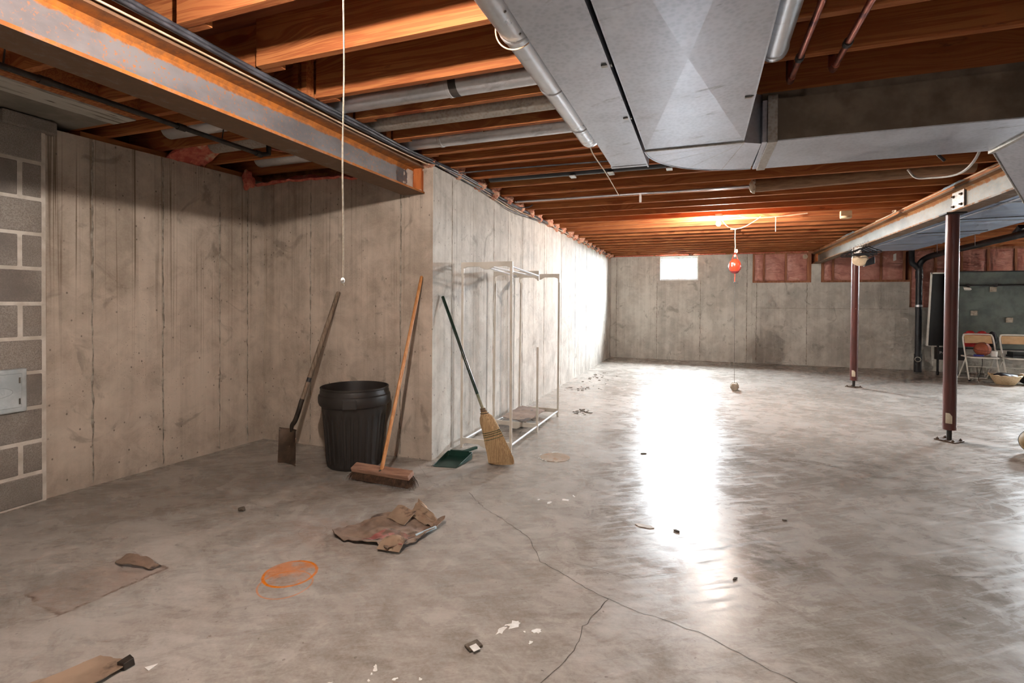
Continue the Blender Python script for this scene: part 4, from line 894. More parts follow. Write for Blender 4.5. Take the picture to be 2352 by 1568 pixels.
# dustpan
dp = thing('dustpan', 'dark green dustpan lying on the floor beside the corn broom', 'dustpan', (-1.89, 3.72, 0))
P0, P1, P2, P3 = Vector((-1.985, 3.565, .004)), Vector((-1.80, 3.60, .004)), Vector((-1.775, 3.83, .012)), Vector((-1.975, 3.80, .012))
mb().grid(lambda a, b: P0.lerp(P1, a).lerp(P3.lerp(P2, a), b)+Vector((0, 0, .012*b*b)), 6, 8, .003).build('tray', 'pan', dp, smooth=50)
q = mb()
q.hexa([P1, P1+Vector((.005, 0, 0)), P2+Vector((.005, 0, 0)), P2, P1+Vector((0, 0, .006)), P1+Vector((.005, 0, .006)), P2+Vector((.008, 0, .055)), P2+Vector((.003, 0, .055))])
q.hexa([P0-Vector((.005, 0, 0)), P0, P3, P3-Vector((.005, 0, 0)), P0+Vector((-.005, 0, .006)), P0+Vector((0, 0, .006)), P3+Vector((0, 0, .055)), P3+Vector((-.005, 0, .055))])
q.hexa([P3, P2, P2+Vector((0, .005, 0)), P3+Vector((0, .005, 0)), P3+Vector((0, -.005, .055)), P2+Vector((0, -.005, .055)), P2+Vector((0, .01, .055)), P3+Vector((0, .01, .055))])
q.build('rim', 'pan', dp, bevel=.002)
mb().tube([P3.lerp(P2, .1)+Vector((0, .0, .058)), P3.lerp(P2, .9)+Vector((0, 0, .058))], .008, 8).build('rim_roll', 'pan', dp, smooth=50)
mb().hexa([(-1.905, 3.82, .040), (-1.865, 3.82, .040), (-1.79, 3.99, .050), (-1.815, 4.00, .050), (-1.905, 3.82, .056), (-1.865, 3.82, .056), (-1.79, 3.99, .072), (-1.815, 4.00, .072)]).build('handle', 'pan', dp, bevel=.004)

# clothes rack
rk = thing('clothes_rack', 'ivory metal clothes rack frame standing against the long wall', 'clothes rack', (-1.78, 4.9, 0))
XL, XR = -2.028, -1.535
def lean(y): return .025*(y-4.14)/1.6
def crossbar(y, z0, z1, top):
    # profile of the pressed-steel cross piece with rounded notches, extruded 20 mm
    w_ = XR-XL; pts = []
    d = .045
    if top: prof_ = [(0, z1), (w_, z1), (w_, z1-.10), (w_-.018, z1-.10), (w_-.022, z1-.055), (w_-.06, z1-.04), (w_/2+.07, z1-.04), (w_/2+.02, z1-.066), (w_/2-.02, z1-.066), (w_/2-.07, z1-.04), (.06, z1-.04), (.022, z1-.055), (.018, z1-.10), (0, z1-.10)]
    else: prof_ = [(0, z1), (0, z0), (.022, z0), (.026, z0+.03), (.05, z0+.045), (w_/2-.07, z0+.045), (w_/2-.02, z0+.02), (w_/2+.02, z0+.02), (w_/2+.07, z0+.045), (w_-.05, z0+.045), (w_-.026, z0+.03), (w_-.022, z0), (w_, z0), (w_, z1)]
    mb().prism([(XL+a, y-.01, b) for a, b in prof_], (0, .02, 0)).build('top_bar' if top else 'foot_bar', 'rack', rk, bevel=.003)
H = 1.665
for k, y in enumerate((4.14, 4.90, 5.69)):
    crossbar(y, 0, .09, False); crossbar(y, 0, (H, H-.035, H-.02)[k], True)
    for x in (XL+.01, XR-.01):
        top = (H, H-.035, H-.02)[k]-.05
        if k == 1 and x > -1.8: top = .86
        mb().tube([(x, y, .05), (x+(.004 if x < -1.8 else -.004), y+lean(y), top)], .0125, 12).build('upright', 'rack', rk, smooth=50)
for x in (XL+.014, XR-.014):
    mb().tube([(x, 4.15, .062), (x, 4.89, .062)], .010, 10).build('bottom_rod', 'rod', rk, smooth=50); mb().tube([(x, 4.91, .062), (x, 5.68, .062)], .010, 10).build('bottom_rod', 'rod', rk, smooth=50)
for x in (-1.78, -1.545): mb().tube([(x, 4.15, H-.045), (x, 4.90, H-.085)], .009, 10).build('top_rod', 'rod', rk, smooth=50)
mb().tube([(-1.74, 4.15, H-.04), (-1.62, 4.90, H-.08)], .008, 10).build('top_rod', 'rod', rk, smooth=50)

def sheet(name, quad, label, mat='card', cat='cardboard', amp=.01, th=.004, n=(16, 14), z=.003, k=7, edge=.012, fold=None):
    a, b, c, d = [Vector((*q, 0)) if len(q) == 2 else Vector(q) for q in quad]; s = R.uniform(0, 99)
    def fn(u, v):
        p = a.lerp(b, u).lerp(d.lerp(c, u), v)
        ed = min(u, 1-u, v, 1-v); g = edge*max(0, 1-ed*8)
        p = p+Vector((g*noise.noise(Vector((p.x*30, p.y*30, s))), g*noise.noise(Vector((p.x*30, p.y*30, s+9))), 0))
        h = amp*(.5+noise.noise(Vector((p.x*k, p.y*k, s)))+.4*noise.noise(Vector((p.x*k*3, p.y*k*3, s))))
        if fold: h += fold(u, v)
        return (p.x, p.y, p.z+z+th+max(0, h))
    o = mb().grid(fn, n[0], n[1], th).build(name, mat, None, smooth=50)
    return tag(o, label, cat) if label else o
sheet('cardboard_sheet', [(-1.99, 5.02, .09), (-1.66, 4.88, .095), (-1.64, 5.50, .092), (-1.97, 5.66, .09)], 'brown cardboard sheet resting on the foot bars of the clothes rack', 'card_wet', amp=.006, n=(14, 20))

# crumpled cardboard on the open floor
cs = thing('crumpled_cardboard', 'crumpled dirty cardboard sheet with reddish print on the open floor', 'cardboard', (-1.65, 2.50, 0))
def curl(u, v): return .045*max(0, u-.82)**1.0*3*max(0, v-.55)+.05*max(0, .16-v)*4*max(0, .9-abs(u-.45)*1.3)+.018*max(0, u-.86)*7
def cfn(u, v):
    a, b, c, d = Vector((-1.93, 2.315, 0)), Vector((-1.50, 2.215, 0)), Vector((-1.405, 2.67, 0)), Vector((-1.80, 2.66, 0))
    p = a.lerp(b, u).lerp(d.lerp(c, u), v); p += Vector((.035*math.sin(v*math.pi)*(u > .5)*(u-.5)*2, -.03*math.sin(u*math.pi*2)*(1-v), 0))
    ed = min(u, 1-u, v, 1-v); g = .016*max(0, 1-ed*9); p += Vector((g*noise.noise(Vector((p.x*28, p.y*28, 3))), g*noise.noise(Vector((p.x*28, p.y*28, 8))), 0))
    h = .022*(.3+noise.noise(Vector((p.x*6, p.y*6, 5))))+.008*noise.noise(Vector((p.x*22, p.y*22, 5)))+curl(u, v)
    return (p.x, p.y, .007+max(0, h))
mb().grid(cfn, 44, 40, .0045).build('sheet', 'card_wet', cs, smooth=45)
mb().grid(lambda u, v: Vector(cfn(.50+.42*u, .06+.40*v*(1-.3*u)+.10*u))+Vector((0, 0, .0025)), 26, 18, .001).build('red_print', 'card_red', cs, smooth=45)
mb().grid(lambda u, v: Vector((-1.74+.15*u, 2.56+.13*v-.04*u, .026+.03*v+.006*math.sin(u*6))), 8, 6, .003).build('torn_flap', 'card', cs, smooth=45)
mb().grid(lambda u, v: Vector((-1.66+.22*u, 2.80-.14*u-.13*v*(1-u*.3), .012+.055*(1-u)*(1-v)**2+.02*noise.noise(Vector((u*5, v*5, 2))))), 14, 10, .003).build('curled_corner', 'card', cs, smooth=45)
mb().grid(lambda u, v: Vector((-1.61+.10*u, 2.765-.05*u-.02*v, .040+.016*v-.012*u)), 4, 2, .002).build('white_tear', 'paper', cs)
mb().grid(lambda u, v: Vector((-1.575+.13*u, 2.232+.08*v+.01*u, .018+.05*math.sin(math.pi*v*.55)*(.6+.4*math.sin(u*3)))), 12, 8, .003).build('rolled_edge', 'card', cs, smooth=45)
mb().grid(lambda u, v: Vector((-1.50+.05*u, 2.27+.07*v, .045+.03*v*(1-u))), 4, 4, .002).build('torn_peak', 'card_red', cs, smooth=40)
mb().prism(blobpoly((-1.795, 2.625, .006), .028, .018, 9, .2), (0, 0, .004)).build('ochre_scrap', 'ochre', cs)
mb().obox((-1.435, 2.50, .020), (.03, .06, .004), (-.006, .004, 0), (0, 0, .006)).build('blue_strip', 'film', cs)

# other scraps on the floor
def fold2(u, v): return .020*max(0, math.sin(u*math.pi))*(.4+.6*v)
sheet('cardboard_scrap', [(-2.700, 1.655), (-2.475, 1.680), (-2.462, 1.728), (-2.735, 1.735)], 'torn strip of brown cardboard stuck on the brown floor stain', 'card_wet', amp=.008, n=(18, 8), fold=fold2)
cp = thing('cardboard_piece', 'plain tan cardboard piece at the bottom left edge of the floor', 'cardboard', (-1.97, 1.12, 0))
o = sheet('sheet', [(-2.10, 1.00), (-1.90, 1.00), (-1.885, 1.215), (-2.02, 1.20)], None, 'card', amp=.003, th=.004, n=(10, 10), z=.014); o.parent = cp; o.matrix_parent_inverse = Matrix.Translation(-cp.location)
mb().hexa([(-1.915, 1.185, .003), (-1.885, 1.19, .003), (-1.88, 1.225, .003), (-1.905, 1.228, .003), (-1.915, 1.185, .030), (-1.887, 1.19, .026), (-1.883, 1.222, .030), (-1.91, 1.226, .034)]).build('dark_corner', 'socket', cp, bevel=.002)
mb().box((-2.05, 1.02, .001), (-1.92, 1.16, .014)).build('under_ply', 'card', cp)
tag(mb().prism([(-1.838, 1.228, .001), (-1.808, 1.222, .001), (-1.812, 1.258, .001)], (0, 0, .0015)).build('paper_scrap', 'paper'), 'small white paper triangle near the bottom left cardboard piece', 'paper scrap')
fs2 = thing('torn_box_flap', 'torn tan cardboard flap with white paper near the bottom edge', 'cardboard', (-.95, 1.44, 0))
mb().grid(lambda u, v: Vector((-.985+.055*u+.012*v, 1.395+.085*v, .004+.007*noise.noise(Vector((u*4, v*4, 3)))+.012*v*u)), 8, 8, .003).build('flap', 'card', fs2, smooth=45)
mb().prism([(-.945, 1.375, .012), (-.925, 1.40, .012), (-.915, 1.44, .012), (-.925, 1.468, .012), (-.945, 1.472, .012), (-.937, 1.44, .012), (-.95, 1.41, .012)], (0, 0, .002)).build('white_facing', 'paper', fs2)
mb().grid(lambda u, v: Vector((-.985+.05*u, 1.430+.018*v+.010*u, .016+.012*math.sin(3*v))), 6, 4, .002).build('fold', 'card', fs2, smooth=45)
pk = thing('crushed_packet', 'small crushed grey and white packet on the bare floor', 'packet', (-.79, 1.73, 0))
mb().obox((-.795, 1.745, .006), (.018, -.012, 0), (.016, .024, 0), (0, 0, .005)).build('box', 'debris', pk, bevel=.003)
mb().obox((-.782, 1.728, .0125), (.014, -.010, 0), (.008, .012, 0), (0, 0, .001)).build('white_face', 'paper', pk)
tag(mb().prism(blobpoly((-.30, 3.06, .001), .052, .022, 14, .12, -.1), (0, 0, .002)).build('plaster_flake', 'foil_tape'), 'pale oval plaster flake on the floor right of the long crack', 'flake')
tag(mb().tube([(-2.68, 2.36, .012), (-2.655, 2.375, .016), (-2.64, 2.37, .009)], [.010, .014, .006], 7).build('wood_chip', 'debris'), 'small brown chip alone on the floor left of the crumpled cardboard', 'chip')
for x, y, a, lb in ((-.12, 3.06, .02, 'curled brown leaf scrap right of the pale flake'), (.48, 3.45, .014, 'dark crumb on the floor by the window glare'), (.16, 2.62, .014, 'dark crumb on the scuffed floor patch'), (-.46, 4.55, .022, 'small dark leaf on the floor beyond the round cover')):
    tag(mb().prism(blobpoly((x, y, .001), a, a*.5, 8, .4, R.uniform(0, 3)), (0, 0, .006)).build('floor_crumb', 'debris'), lb, 'debris')
dl = mb()
for i in range(80):
    x, y = (-1.86+abs(R.gauss(0, .14)), R.gauss(9.0, .35)) if i < 36 else ((-1.75+R.gauss(0, .12), R.gauss(7.7, .12)) if i < 58 else (-1.35+R.gauss(0, .07), R.gauss(6.05, .09)))
    dl.prism(blobpoly((x, y, .0005), R.uniform(.008, .03), R.uniform(.005, .014), 6, .4, R.uniform(0, 3)), (0, 0, R.uniform(.002, .008)))
stuff(dl.build('leaf_litter', 'debris'), 'dark flaky litter scattered along the foot of the long wall', 'debris')

fc = thing('floor_cover', 'round rusty tan cover set in the floor near the corn broom', 'floor cover', (-1.15, 4.16, 0))
mb().lathe([(.001, -.002), (.125, -.002), (.125, .003), (.001, .004)], (-1.15, 4.16, 0), 40).build('disc', 'cap', fc, smooth=30)
for k in range(16):
    a = R.uniform(1.6, 4.4) if k < 11 else R.uniform(0, 6.28); r_ = .128+R.uniform(0, .022); mb().prism(blobpoly((-1.15+r_*math.cos(a), 4.16+r_*math.sin(a), .0005), R.uniform(.008, .018), R.uniform(.004, .009), 7, .4, a+1.57), (0, 0, .003)).build('chipped_rim', 'chalk', fc)

# ================================================================== punch bag
X, Y = .468, 8.51
pg = thing('punch_bag', 'red teardrop punch bag hung on a white rope below the far joists', 'punch bag', (X, Y, 1.65))
mb().lathe([(.001, 1.785), (.018, 1.786), (.045, 1.800), (.078, 1.835), (.090, 1.885), (.086, 1.93), (.070, 1.97), (.045, 1.995), (.024, 2.005), (.001, 2.008)], (X, Y, 0), 28).build('bag', 'bag', pg, smooth=60)
mb().lathe([(.001, 1.780), (.03, 1.782), (.050, 1.796), (.064, 1.815), (.062, 1.818), (.03, 1.80), (.001, 1.79)], (X, Y, 0), 28).build('bottom_cap', 'bagdark', pg, smooth=60)
for k in range(4):
    a = .5+k*math.pi/2
    mb().tube([(X+r_*math.cos(a), Y+r_*math.sin(a), z) for r_, z in ((.02, 2.006), (.046, 1.996), (.071, 1.97), (.0875, 1.93), (.0912, 1.885), (.079, 1.835), (.046, 1.80))], .0018, 6).build('seam', 'bagdark', pg, smooth=60)
for z0, z1, a0, a1 in ((1.925, 1.945, 4.02, 4.42), (1.905, 1.918, 4.04, 4.32), (1.885, 1.902, 4.10, 4.26)):
    def fn(u_, v_, z0=z0, z1=z1, a0=a0, a1=a1):
        z = z0+(z1-z0)*v_; r_ = .0875+.0035*(1-abs(z-1.885)/.06)-.0006; a = a0+(a1-a0)*u_; return (X+r_*math.cos(a), Y+r_*math.sin(a), z)
    mb().grid(fn, 6, 2, .0006).build('printed_mark', 'white', pg)
mb().tube([(X-.045, Y, 1.995), (X-.02, Y, 2.06), (X, Y, 2.10), (X+.02, Y, 2.06), (X+.045, Y, 1.995)], .005, 6).build('loop', 'bag', pg, smooth=60)
mb().sphere((X, Y, 2.055), .016, .016, .022, 10, 8).build('knot', 'rope', pg, smooth=60)
mb().tube([(X-.006, Y, 2.10), (X+.004, Y, 2.2), (X-.003, Y, 2.32), (X, Y, 2.468)], .007, 8).build('rope', 'rope', pg, smooth=60)
mb().sphere((X+.022, Y, 2.125), .022, .018, .03, 10, 8, lambda d: 1+.3*noise.noise(d*60)).build('rope_knot', 'rope', pg, smooth=60)
mb().tube([(X-.07, Y, 2.462), (X+.02, Y, 2.462)], .010, 8).build('hook_bar', 'rope', pg, smooth=60)
mb().tube([(X, Y, 1.785), (X+.004, Y, 1.73), (X-.003, Y, 1.70), (X, Y, 1.66)], .0075, 8).build('lower_loop', 'bag', pg, smooth=60)
mb().sphere((X, Y, 1.648), .014, nu=10, nv=8).build('clip', 'chain', pg, smooth=60)
mb().tube([(X-.02, Y, 1.645), (X+.05, Y-.005, 1.635)], .004, 6).build('cord_tail', 'chain', pg)
mb().tube([(X, Y, 1.64), (X+.010, Y-.005, .10)], .0032, 6).build('elastic_cord', 'chain', pg, smooth=60)
dbx, dby = .482, 8.50
db = thing('dumbbell', 'grey hexagonal dumbbell anchoring the punch bag cord to the floor', 'dumbbell', (dbx, dby, 0))
fd = Vector((dbx, dby, 0)).normalized()
for s_ in (-1, 1):
    c_ = Vector((dbx, dby, .057))+fd*(.075*s_); q = mb(); sd_ = Vector((fd.y, -fd.x, 0)); pr_ = []
    for l_, r_ in ((-.038, .050), (-.03, .064), (.03, .064), (.038, .050)):
        pr_.append([c_+fd*l_+(sd_*math.cos(t)+Vector((0, 0, 1))*math.sin(t))*r_ for t in [math.pi/3*k for k in range(6)]])
    vs_ = [p for ring in pr_ for p in ring]; fs_ = [(i*6+k, i*6+(k+1) % 6, (i+1)*6+(k+1) % 6, (i+1)*6+k) for i in range(3) for k in range(6)]+[(0, 1, 2, 3, 4, 5), (18, 19, 20, 21, 22, 23)]
    q.add(vs_, fs_).build('hex_head', 'cast', db, bevel=.002)
mb().tube([Vector((dbx, dby, .057))-fd*.045, Vector((dbx, dby, .057))+fd*.045], .016, 12).build('grip', 'wire', db, smooth=50)

# ================================================================== hangers on the right beam
def hanger(y, rot, tilt, label):
    base = Vector((2.205, y, 2.20)); t = thing('clothes_hanger', label, 'clothes hanger', base, 'black hangers on the right beam')
    d = Vector((math.cos(rot), math.sin(rot), 0)); z = Vector((0, 0, 1))
    P = lambda a, b: base+d*a+z*(b+tilt*a)
    mb().tube([P(a, b) for a, b in ((-.004, .018), (.010, .03), (.022, .018), (.02, .0), (.004, -.02), (0, -.05))], .0028, 6).build('hook', 'wire', t, smooth=60)
    mb().tube(smoothpath([P(-.21, -.135), P(-.19, -.115), P(-.10, -.085), P(0, -.05), P(.10, -.085), P(.19, -.115), P(.21, -.135)], 3), .0075, 8).build('shoulder', 'hanger', t, smooth=60)
    mb().tube([P(-.21, -.137), P(-.19, -.145), P(.19, -.145), P(.21, -.137)], .006, 8).build('trouser_bar', 'hanger', t, smooth=60)
    for s_ in (-1, 1): mb().tube([P(.13*s_, -.096), P(.14*s_, -.115), P(.15*s_, -.105)], .004, 6).build('notch_hook', 'hanger', t)
pos = ['first', 'second', 'third', 'fourth', 'fifth', 'sixth']
for k, (y, r_, tl) in enumerate(((9.22, .30, .03), (9.10, .05, -.02), (8.98, .42, .05), (8.86, .22, .0), (8.74, .5, .08), (8.60, .36, .06))):
    hanger(y, r_, tl, '%s black clothes hanger from the far wall hooked on the right beam' % pos[k])
cl = thing('canvas_bag', 'beige canvas bag with dark trim hanging under the hangers', 'bag', (2.23, 9.0, 1.90))
mb().sphere((2.235, 9.02, 1.985), .115, .05, .085, 24, 14, lambda d: 1+.12*noise.noise(d*14)).build('bag', 'beige', cl, smooth=70)
mb().hexa([(2.27, 8.96, 1.89), (2.40, 8.96, 1.93), (2.40, 9.06, 1.93), (2.27, 9.06, 1.89), (2.30, 8.97, 1.98), (2.40, 8.97, 2.04), (2.40, 9.05, 2.04), (2.30, 9.05, 1.98)]).build('dark_lining', 'hanger', cl, bevel=.008)
mb().grid(lambda u_, v_: (2.13+.11*u_, 9.06+.03*math.sin(u_*5), 2.19-.16*v_+.02*noise.noise(Vector((u_*4, v_*4, 1)))), 8, 8, .006).build('white_cloth', 'white', cl, smooth=60)

# ================================================================== far right corner
sk = thing('drain_stack', 'black plastic drain stack standing at the far wall', 'drain pipe', (4.02, 12.25, 0))
mb().tube([(4.02, 12.25, 0), (4.02, 12.25, 2.05)], .056, 18).build('main_pipe', 'abs', sk, smooth=50)
for z0, z1 in ((.0, .36), (1.29, 1.33), (1.85, 2.0)): mb().tube([(4.02, 12.25, z0), (4.02, 12.25, z1)], .064, 18).build('hub', 'abs' if z0 != 1.29 else 'galv_round', sk, smooth=40)
mb().tube([(4.0, 12.20, .26), (3.985, 12.15, .26)], .048, 20).build('cleanout_hub', 'abs', sk, smooth=40)
mb().tube(arc((3.982, 12.14, .26), .045, 0, 2*math.pi, 24, (.95, -.3, 0), (0, 0, 1))[:-1], .007, 6, closed=True).build('cleanout_ring', 'chair_white', sk, smooth=60)
mb().tube(smoothpath([(4.02, 12.25, 2.02), (3.96, 12.25, 2.10), (3.90, 12.25, 2.16), (3.89, 12.25, 2.25), (3.89, 12.25, 2.46)], 5), .050, 16).build('vent_branch', 'abs', sk, smooth=50)
mb().tube(smoothpath([(4.02, 12.25, 2.0), (4.03, 12.24, 2.15), (4.09, 12.1, 2.25), (4.13, 11.6, 2.285), (4.2, 10.6, 2.31), (4.3, 9.0, 2.35), (4.42, 7.0, 2.40)], 6), .052, 16).build('long_branch', 'abs', sk, smooth=50)
mb().tube([(4.16, 11.1, 2.30), (4.16, 11.1, 2.36), (4.16, 11.05, 2.44)], .046, 14).build('upper_branch', 'abs', sk, smooth=50)
mb().tube([(4.28, 9.6, 2.34), (4.28, 9.5, 2.40), (4.28, 9.4, 2.46)], .042, 14).build('upper_branch', 'abs', sk, smooth=50)
for y in (11.6, 10.4, 9.2): mb().tube([(4.13+(11.6-y)*.066-.056, y, 2.29), (4.13+(11.6-y)*.066-.06, y, 2.46)], .005, 6).build('hanger_strap', 'galv_round', sk)
tag(mb().grid(lambda a_, b_: (3.66+.05*a_, 12.50, 2.36-.14*b_+.02*a_), 3, 6, .004).build('white_strap', 'white', None), 'short white strap hanging on the pink panels near the drain stack', 'strap')

tt = thing('tennis_table', 'folded grey-green table tennis table standing behind the folding chairs', 'table tennis table', (5.2, 11.9, 0))
lf2 = mb().box((4.27, 11.78, .53), (5.80, 11.81, 1.945)).build('front_leaf', 'tt_green', tt)
fr = mb().box((4.262, 11.772, .52), (4.285, 11.815, 1.955)).box((4.262, 11.772, 1.935), (5.81, 11.815, 1.955)).box((4.262, 11.772, .515), (5.81, 11.815, .54)).build('leaf_rim', 'tt_black', lf2)
mb().hexa([(4.14, 12.02, .56), (5.7, 12.02, .56), (5.7, 12.05, .56), (4.14, 12.05, .56), (4.16, 11.88, 1.93), (5.7, 11.88, 1.93), (5.7, 11.91, 1.93), (4.16, 11.91, 1.93)]).build('rear_leaf', 'tt_black', tt)
mb().hexa([(4.00, 11.80, .56), (4.02, 11.80, .56), (4.27, 11.83, .56), (4.25, 11.83, .56), (4.05, 11.80, 1.93), (4.07, 11.80, 1.93), (4.27, 11.83, 1.93), (4.25, 11.83, 1.93)]).build('side_flap', 'tt_black', tt)
mb().hexa([(3.995, 11.79, .555), (4.025, 11.79, .555), (4.025, 11.80, .555), (3.995, 11.80, .555), (4.045, 11.79, 1.94), (4.075, 11.79, 1.94), (4.075, 11.80, 1.94), (4.045, 11.80, 1.94)]).build('white_edge', 'chair_white', tt)
mb().box((4.05, 11.79, 1.915), (4.27, 11.80, 1.94)).build('white_edge', 'chair_white', tt)
mb().tube([(4.40, 11.75, 1.69), (5.75, 11.75, 1.69)], .013, 10).build('cross_bar', 'tt_black', tt, smooth=50)
for x in (4.58, 5.52): mb().hexa([(x-.05, 11.735, 1.62), (x+.07, 11.735, 1.62), (x+.07, 11.78, 1.60), (x-.02, 11.78, 1.60), (x-.05, 11.735, 1.655), (x+.05, 11.735, 1.65), (x+.05, 11.78, 1.67), (x-.05, 11.78, 1.67)]).build('white_bracket', 'chair_white', tt, bevel=.004)
for x in (4.60, 5.0): mb().tube([(x, 11.735, 1.69), (x, 11.765, 1.69)], .03, 12).build('bar_clamp', 'tt_black', tt, smooth=40)
for x, z in ((4.70, 1.183), (5.21, 1.064), (4.97, 1.62)):
    pdp = mb().box((x-.05, 11.755, z-.045), (x+.05, 11.78, z+.045)).build('mounting_block', 'cast', tt, bevel=.004)
for x in (4.42, 5.7):
    x -= .16 if x < 5 else 0
    mb().tube([(x-.06, 11.86, .05), (x-.06, 11.86, .60)], .018, 10).build('leg', 'tt_black', tt, smooth=50)
    mb().lathe([(.001, -.012), (.04, -.012), (.04, .012), (.001, .012)], (x-.06, 11.86, .04), 16, None, Vector((1, 0, 0))).build('caster', 'tt_black', tt, smooth=40)
mb().tube([(4.45, 11.72, .05), (4.45, 11.76, .50)], .016, 8).build('leg', 'tt_black', tt, smooth=50)
mb().lathe([(.001, -.012), (.04, -.012), (.04, .012), (.001, .012)], (4.45, 11.71, .04), 16, None, Vector((1, 0, 0))).build('caster', 'tt_black', tt, smooth=40)
box_ = mb().box((4.17, 11.79, .30), (4.60, 11.93, .53)).build('center_box', 'tt_black', tt)
text_mesh('Pro', .075, .001, 'lettering', 'white', box_, Matrix(((1, 0, 0, 4.252), (0, 0, -1, 11.788), (0, 1, 0, .43), (0, 0, 0, 1))))

def chair(x, label):
    y = 11.32; t = thing('folding_chair', label, 'chair', (x, y, 0), 'folding chairs at the far right')
    xl, xr = x-.215, x+.215
    def top(s_): return [(s_, y-.20, .012), (s_+(.0), y-.06, .42), (s_, y+.05, .72)]
    f = smoothpath([(xl, y-.22, .014), (xl, y-.075, .40), (xl, y+.03, .70), (xl+.015, y+.055, .785), (xl+.06, y+.065, .81), (xr-.06, y+.065, .81), (xr-.015, y+.055, .785), (xr, y+.03, .70), (xr, y-.075, .40), (xr, y-.22, .014)], 4)
    mb().tube(f, .0125, 10).build('front_frame', 'chair_white', t, smooth=50)
    r_ = smoothpath([(xl+.02, y-.05, .42), (xl+.015, y+.08, .22), (xl+.01, y+.20, .04), (xl+.03, y+.215, .014), (xr-.03, y+.215, .014), (xr-.01, y+.20, .04), (xr-.015, y+.08, .22), (xr-.02, y-.05, .42)], 4)
    mb().tube(r_, .011, 10).build('rear_frame', 'chair_white', t, smooth=50)
    mb().grid(lambda a, b: (xl+.022+(xr-xl-.044)*a, y+.012+.055*b+.02*math.sin(math.pi*a), .655+.135*b), 10, 4, .012).build('backrest', 'tan_vinyl', t, smooth=50)
    mb().grid(lambda a, b: (xl+.016+(xr-xl-.032)*a, y-.21+.36*b, .425+.006*b-.010*math.sin(math.pi*a)*math.sin(math.pi*b)), 8, 8, .022).build('seat', 'chair_white', t, smooth=40)
    for s_ in (xl, xr): mb().sphere((s_, y-.222, .014), .018, .018, .014, 10, 6).build('foot_cap', 'tt_black', t, smooth=50)
    mb().tube([(xl, y-.13, .25), (xr, y-.13, .25)], .007, 8).build('stretcher', 'chair_white', t, smooth=50)
chair(4.60, 'white folding chair with tan backrest holding a basketball')
chair(5.12, 'white folding chair with tan backrest cut by the right frame edge')
bb = thing('basketball', 'brown basketball sitting on the white folding chair', 'ball', (4.615, 11.24, .44))
mb().sphere((4.615, 11.24, .558), .118, nu=32, nv=20).build('ball', 'ball', bb, smooth=60)
for ax_, ay_ in (((1, 0, 0), (0, 0, 1)), ((.3, -.95, 0), (0, 0, 1)), ((1, .2, 0), (0, 1, .25))):
    a_, b_ = Vector(ax_).normalized(), Vector(ay_); b_ = (b_-a_*b_.dot(a_)).normalized()
    mb().tube(arc((4.615, 11.24, .558), .1185, 0, 2*math.pi, 40, a_, b_)[:-1], .0022, 5, closed=True).build('seam', 'ballseam', bb, smooth=60)
tag(mb().prism(blobpoly((4.53, 11.16, .437), .075, .04, 12, .15), (0, 0, .03)).build('folded_cloth', 'blue', None, bevel=.006), 'folded navy cloth under the basketball on the chair', 'cloth')
tub = thing('white_tub', 'small white tub on the chair seat right of the basketball', 'tub', (4.755, 11.19, .44))
mb().lathe([(.001, .435), (.042, .435), (.050, .53), (.047, .53), (.040, .442), (.001, .442)], (4.755, 11.19, 0), 20).build('body', 'white', tub, smooth=40)
mb().tube(arc((4.755, 11.19, .53), .0485, 0, 2*math.pi, 24, (1, 0, 0), (0, 1, 0))[:-1], .003, 6, closed=True).build('rim', 'white', tub, smooth=60)
rp = thing('red_vest', 'red padded vest draped behind the first folding chair', 'vest', (4.60, 11.47, .55))
for x in (4.53, 4.70): mb().sphere((x, 11.47, .835), .062, .035, .035, 16, 10).build('shoulder_pad', 'redcloth', rp, smooth=60)
mb().grid(lambda a, b: (4.44+.34*a, 11.47+.02*math.sin(a*6), .83-.25*b), 12, 8, .03).build('padding', 'redcloth', rp, smooth=60)
tag(mb().sphere((4.86, 11.50, .72), .07, .05, .14, 16, 12, lambda d: 1+.2*noise.noise(d*12)).build('dark_jacket', 'dark', None, smooth=70), 'dark bundled jacket between the two folding chairs', 'jacket')
gb = thing('game_console', 'black electronics box on the seat of the right folding chair', 'console', (5.13, 11.22, .44))
mb().box((4.98, 11.12, .437), (5.28, 11.34, .475)).build('lower_case', 'dark', gb, bevel=.005); mb().box((4.99, 11.14, .476), (5.27, 11.33, .53)).build('upper_case', 'tt_black', gb, bevel=.006)
bsx, bsy = 4.775, 10.87
bs_ = thing('wicker_basket', 'pale wicker basket on the floor in front of the folding chairs', 'basket', (bsx, bsy, 0))
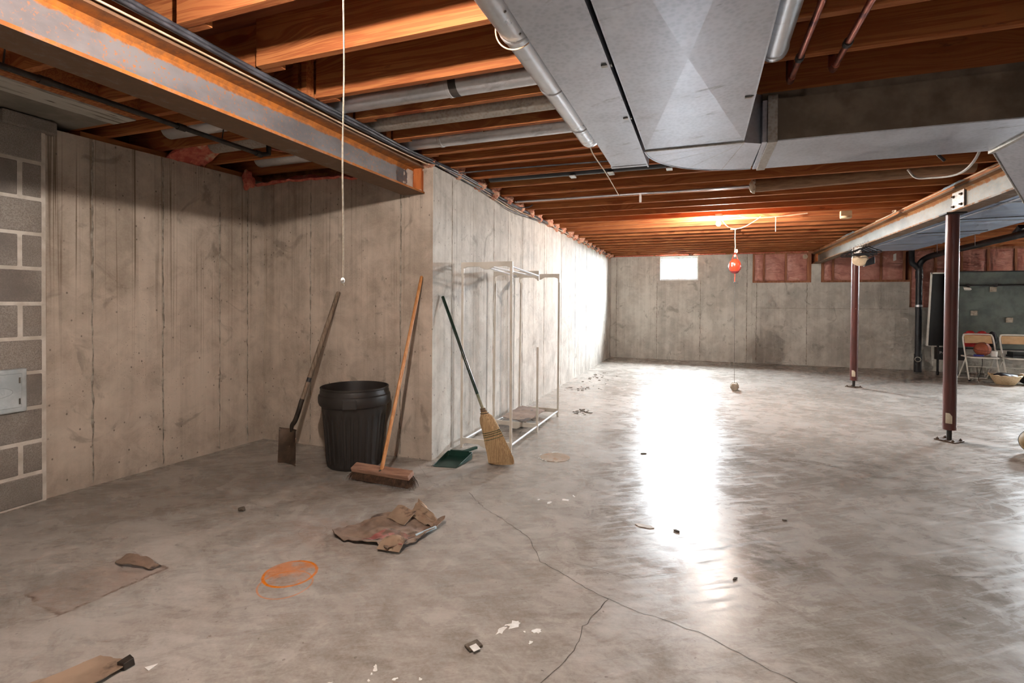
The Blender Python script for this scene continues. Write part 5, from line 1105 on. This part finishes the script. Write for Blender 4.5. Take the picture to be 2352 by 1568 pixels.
mb().lathe([(.001, .004), (.115, .004), (.135, .03), (.170, .09), (.200, .15), (.188, .15), (.160, .09), (.126, .03), (.105, .014), (.001, .014)], (bsx, bsy, 0), 72, lambda r, z, t: r*(1+.016*math.sin(24*t)*math.cos(z*210))).build('woven_body', 'wicker', bs_, smooth=50)
mb().tube([(bsx+.196*math.cos(t), bsy+.196*math.sin(t), .152+.006*math.sin(12*t)) for t in [2*math.pi*k/60 for k in range(60)]], .010, 8, closed=True).build('braided_rim', 'wicker', bs_, smooth=60)
for a in (0, math.pi): mb().tube(arc((bsx+.20*math.cos(a), bsy, .15), .045, 0, math.pi, 10, (0, 1, 0), (.5*math.cos(a), 0, .8)), .008, 8).build('handle', 'wicker', bs_, smooth=60)
tag(mb().sphere((bsx, bsy, .145), .155, .155, .05, 24, 12, lambda d: 1+.18*noise.noise(d*16)).build('gloves', 'dark', None, smooth=60), 'dark gloves filling the wicker basket', 'gloves')
sb_ = thing('black_bag', 'black and white shoe bag beside the wicker basket at the frame edge', 'bag', (5.13, 11.0, 0))
mb().sphere((5.16, 11.02, .085), .13, .12, .085, 18, 12, lambda d: 1+.12*noise.noise(d*14)).build('pouch', 'dark', sb_, smooth=60)
mb().box((5.04, 10.93, .15), (5.20, 11.05, .185)).build('white_flap', 'white', sb_, bevel=.01)
cable('power_cable', 'thin black power cable trailing below the first folding chair', [(4.62, 11.25, .41), (4.60, 11.2, .25), (4.53, 11.15, .02), (4.60, 11.08, .006), (4.72, 11.1, .006)], .005, 'iron')
lb = thing('leather_ball', 'tan and dark leather ball cut off by the right frame edge', 'ball', (2.78, 5.86, 0))
mb().sphere((2.785, 5.85, .105), .105, nu=28, nv=18).build('ball', 'tanball', lb, smooth=60)
mb().tube(arc((2.785, 5.85, .105), .1055, 0, 2*math.pi, 36, (.9, -.43, 0), (0, 0, 1))[:-1], .004, 6, closed=True).build('seam', 'tt_black', lb, smooth=60)
mb().lathe([(.001, .196), (.04, .194), (.05, .199), (.001, .212)], (2.785, 5.85, 0), 20).build('dark_cap', 'tt_black', lb, smooth=50)
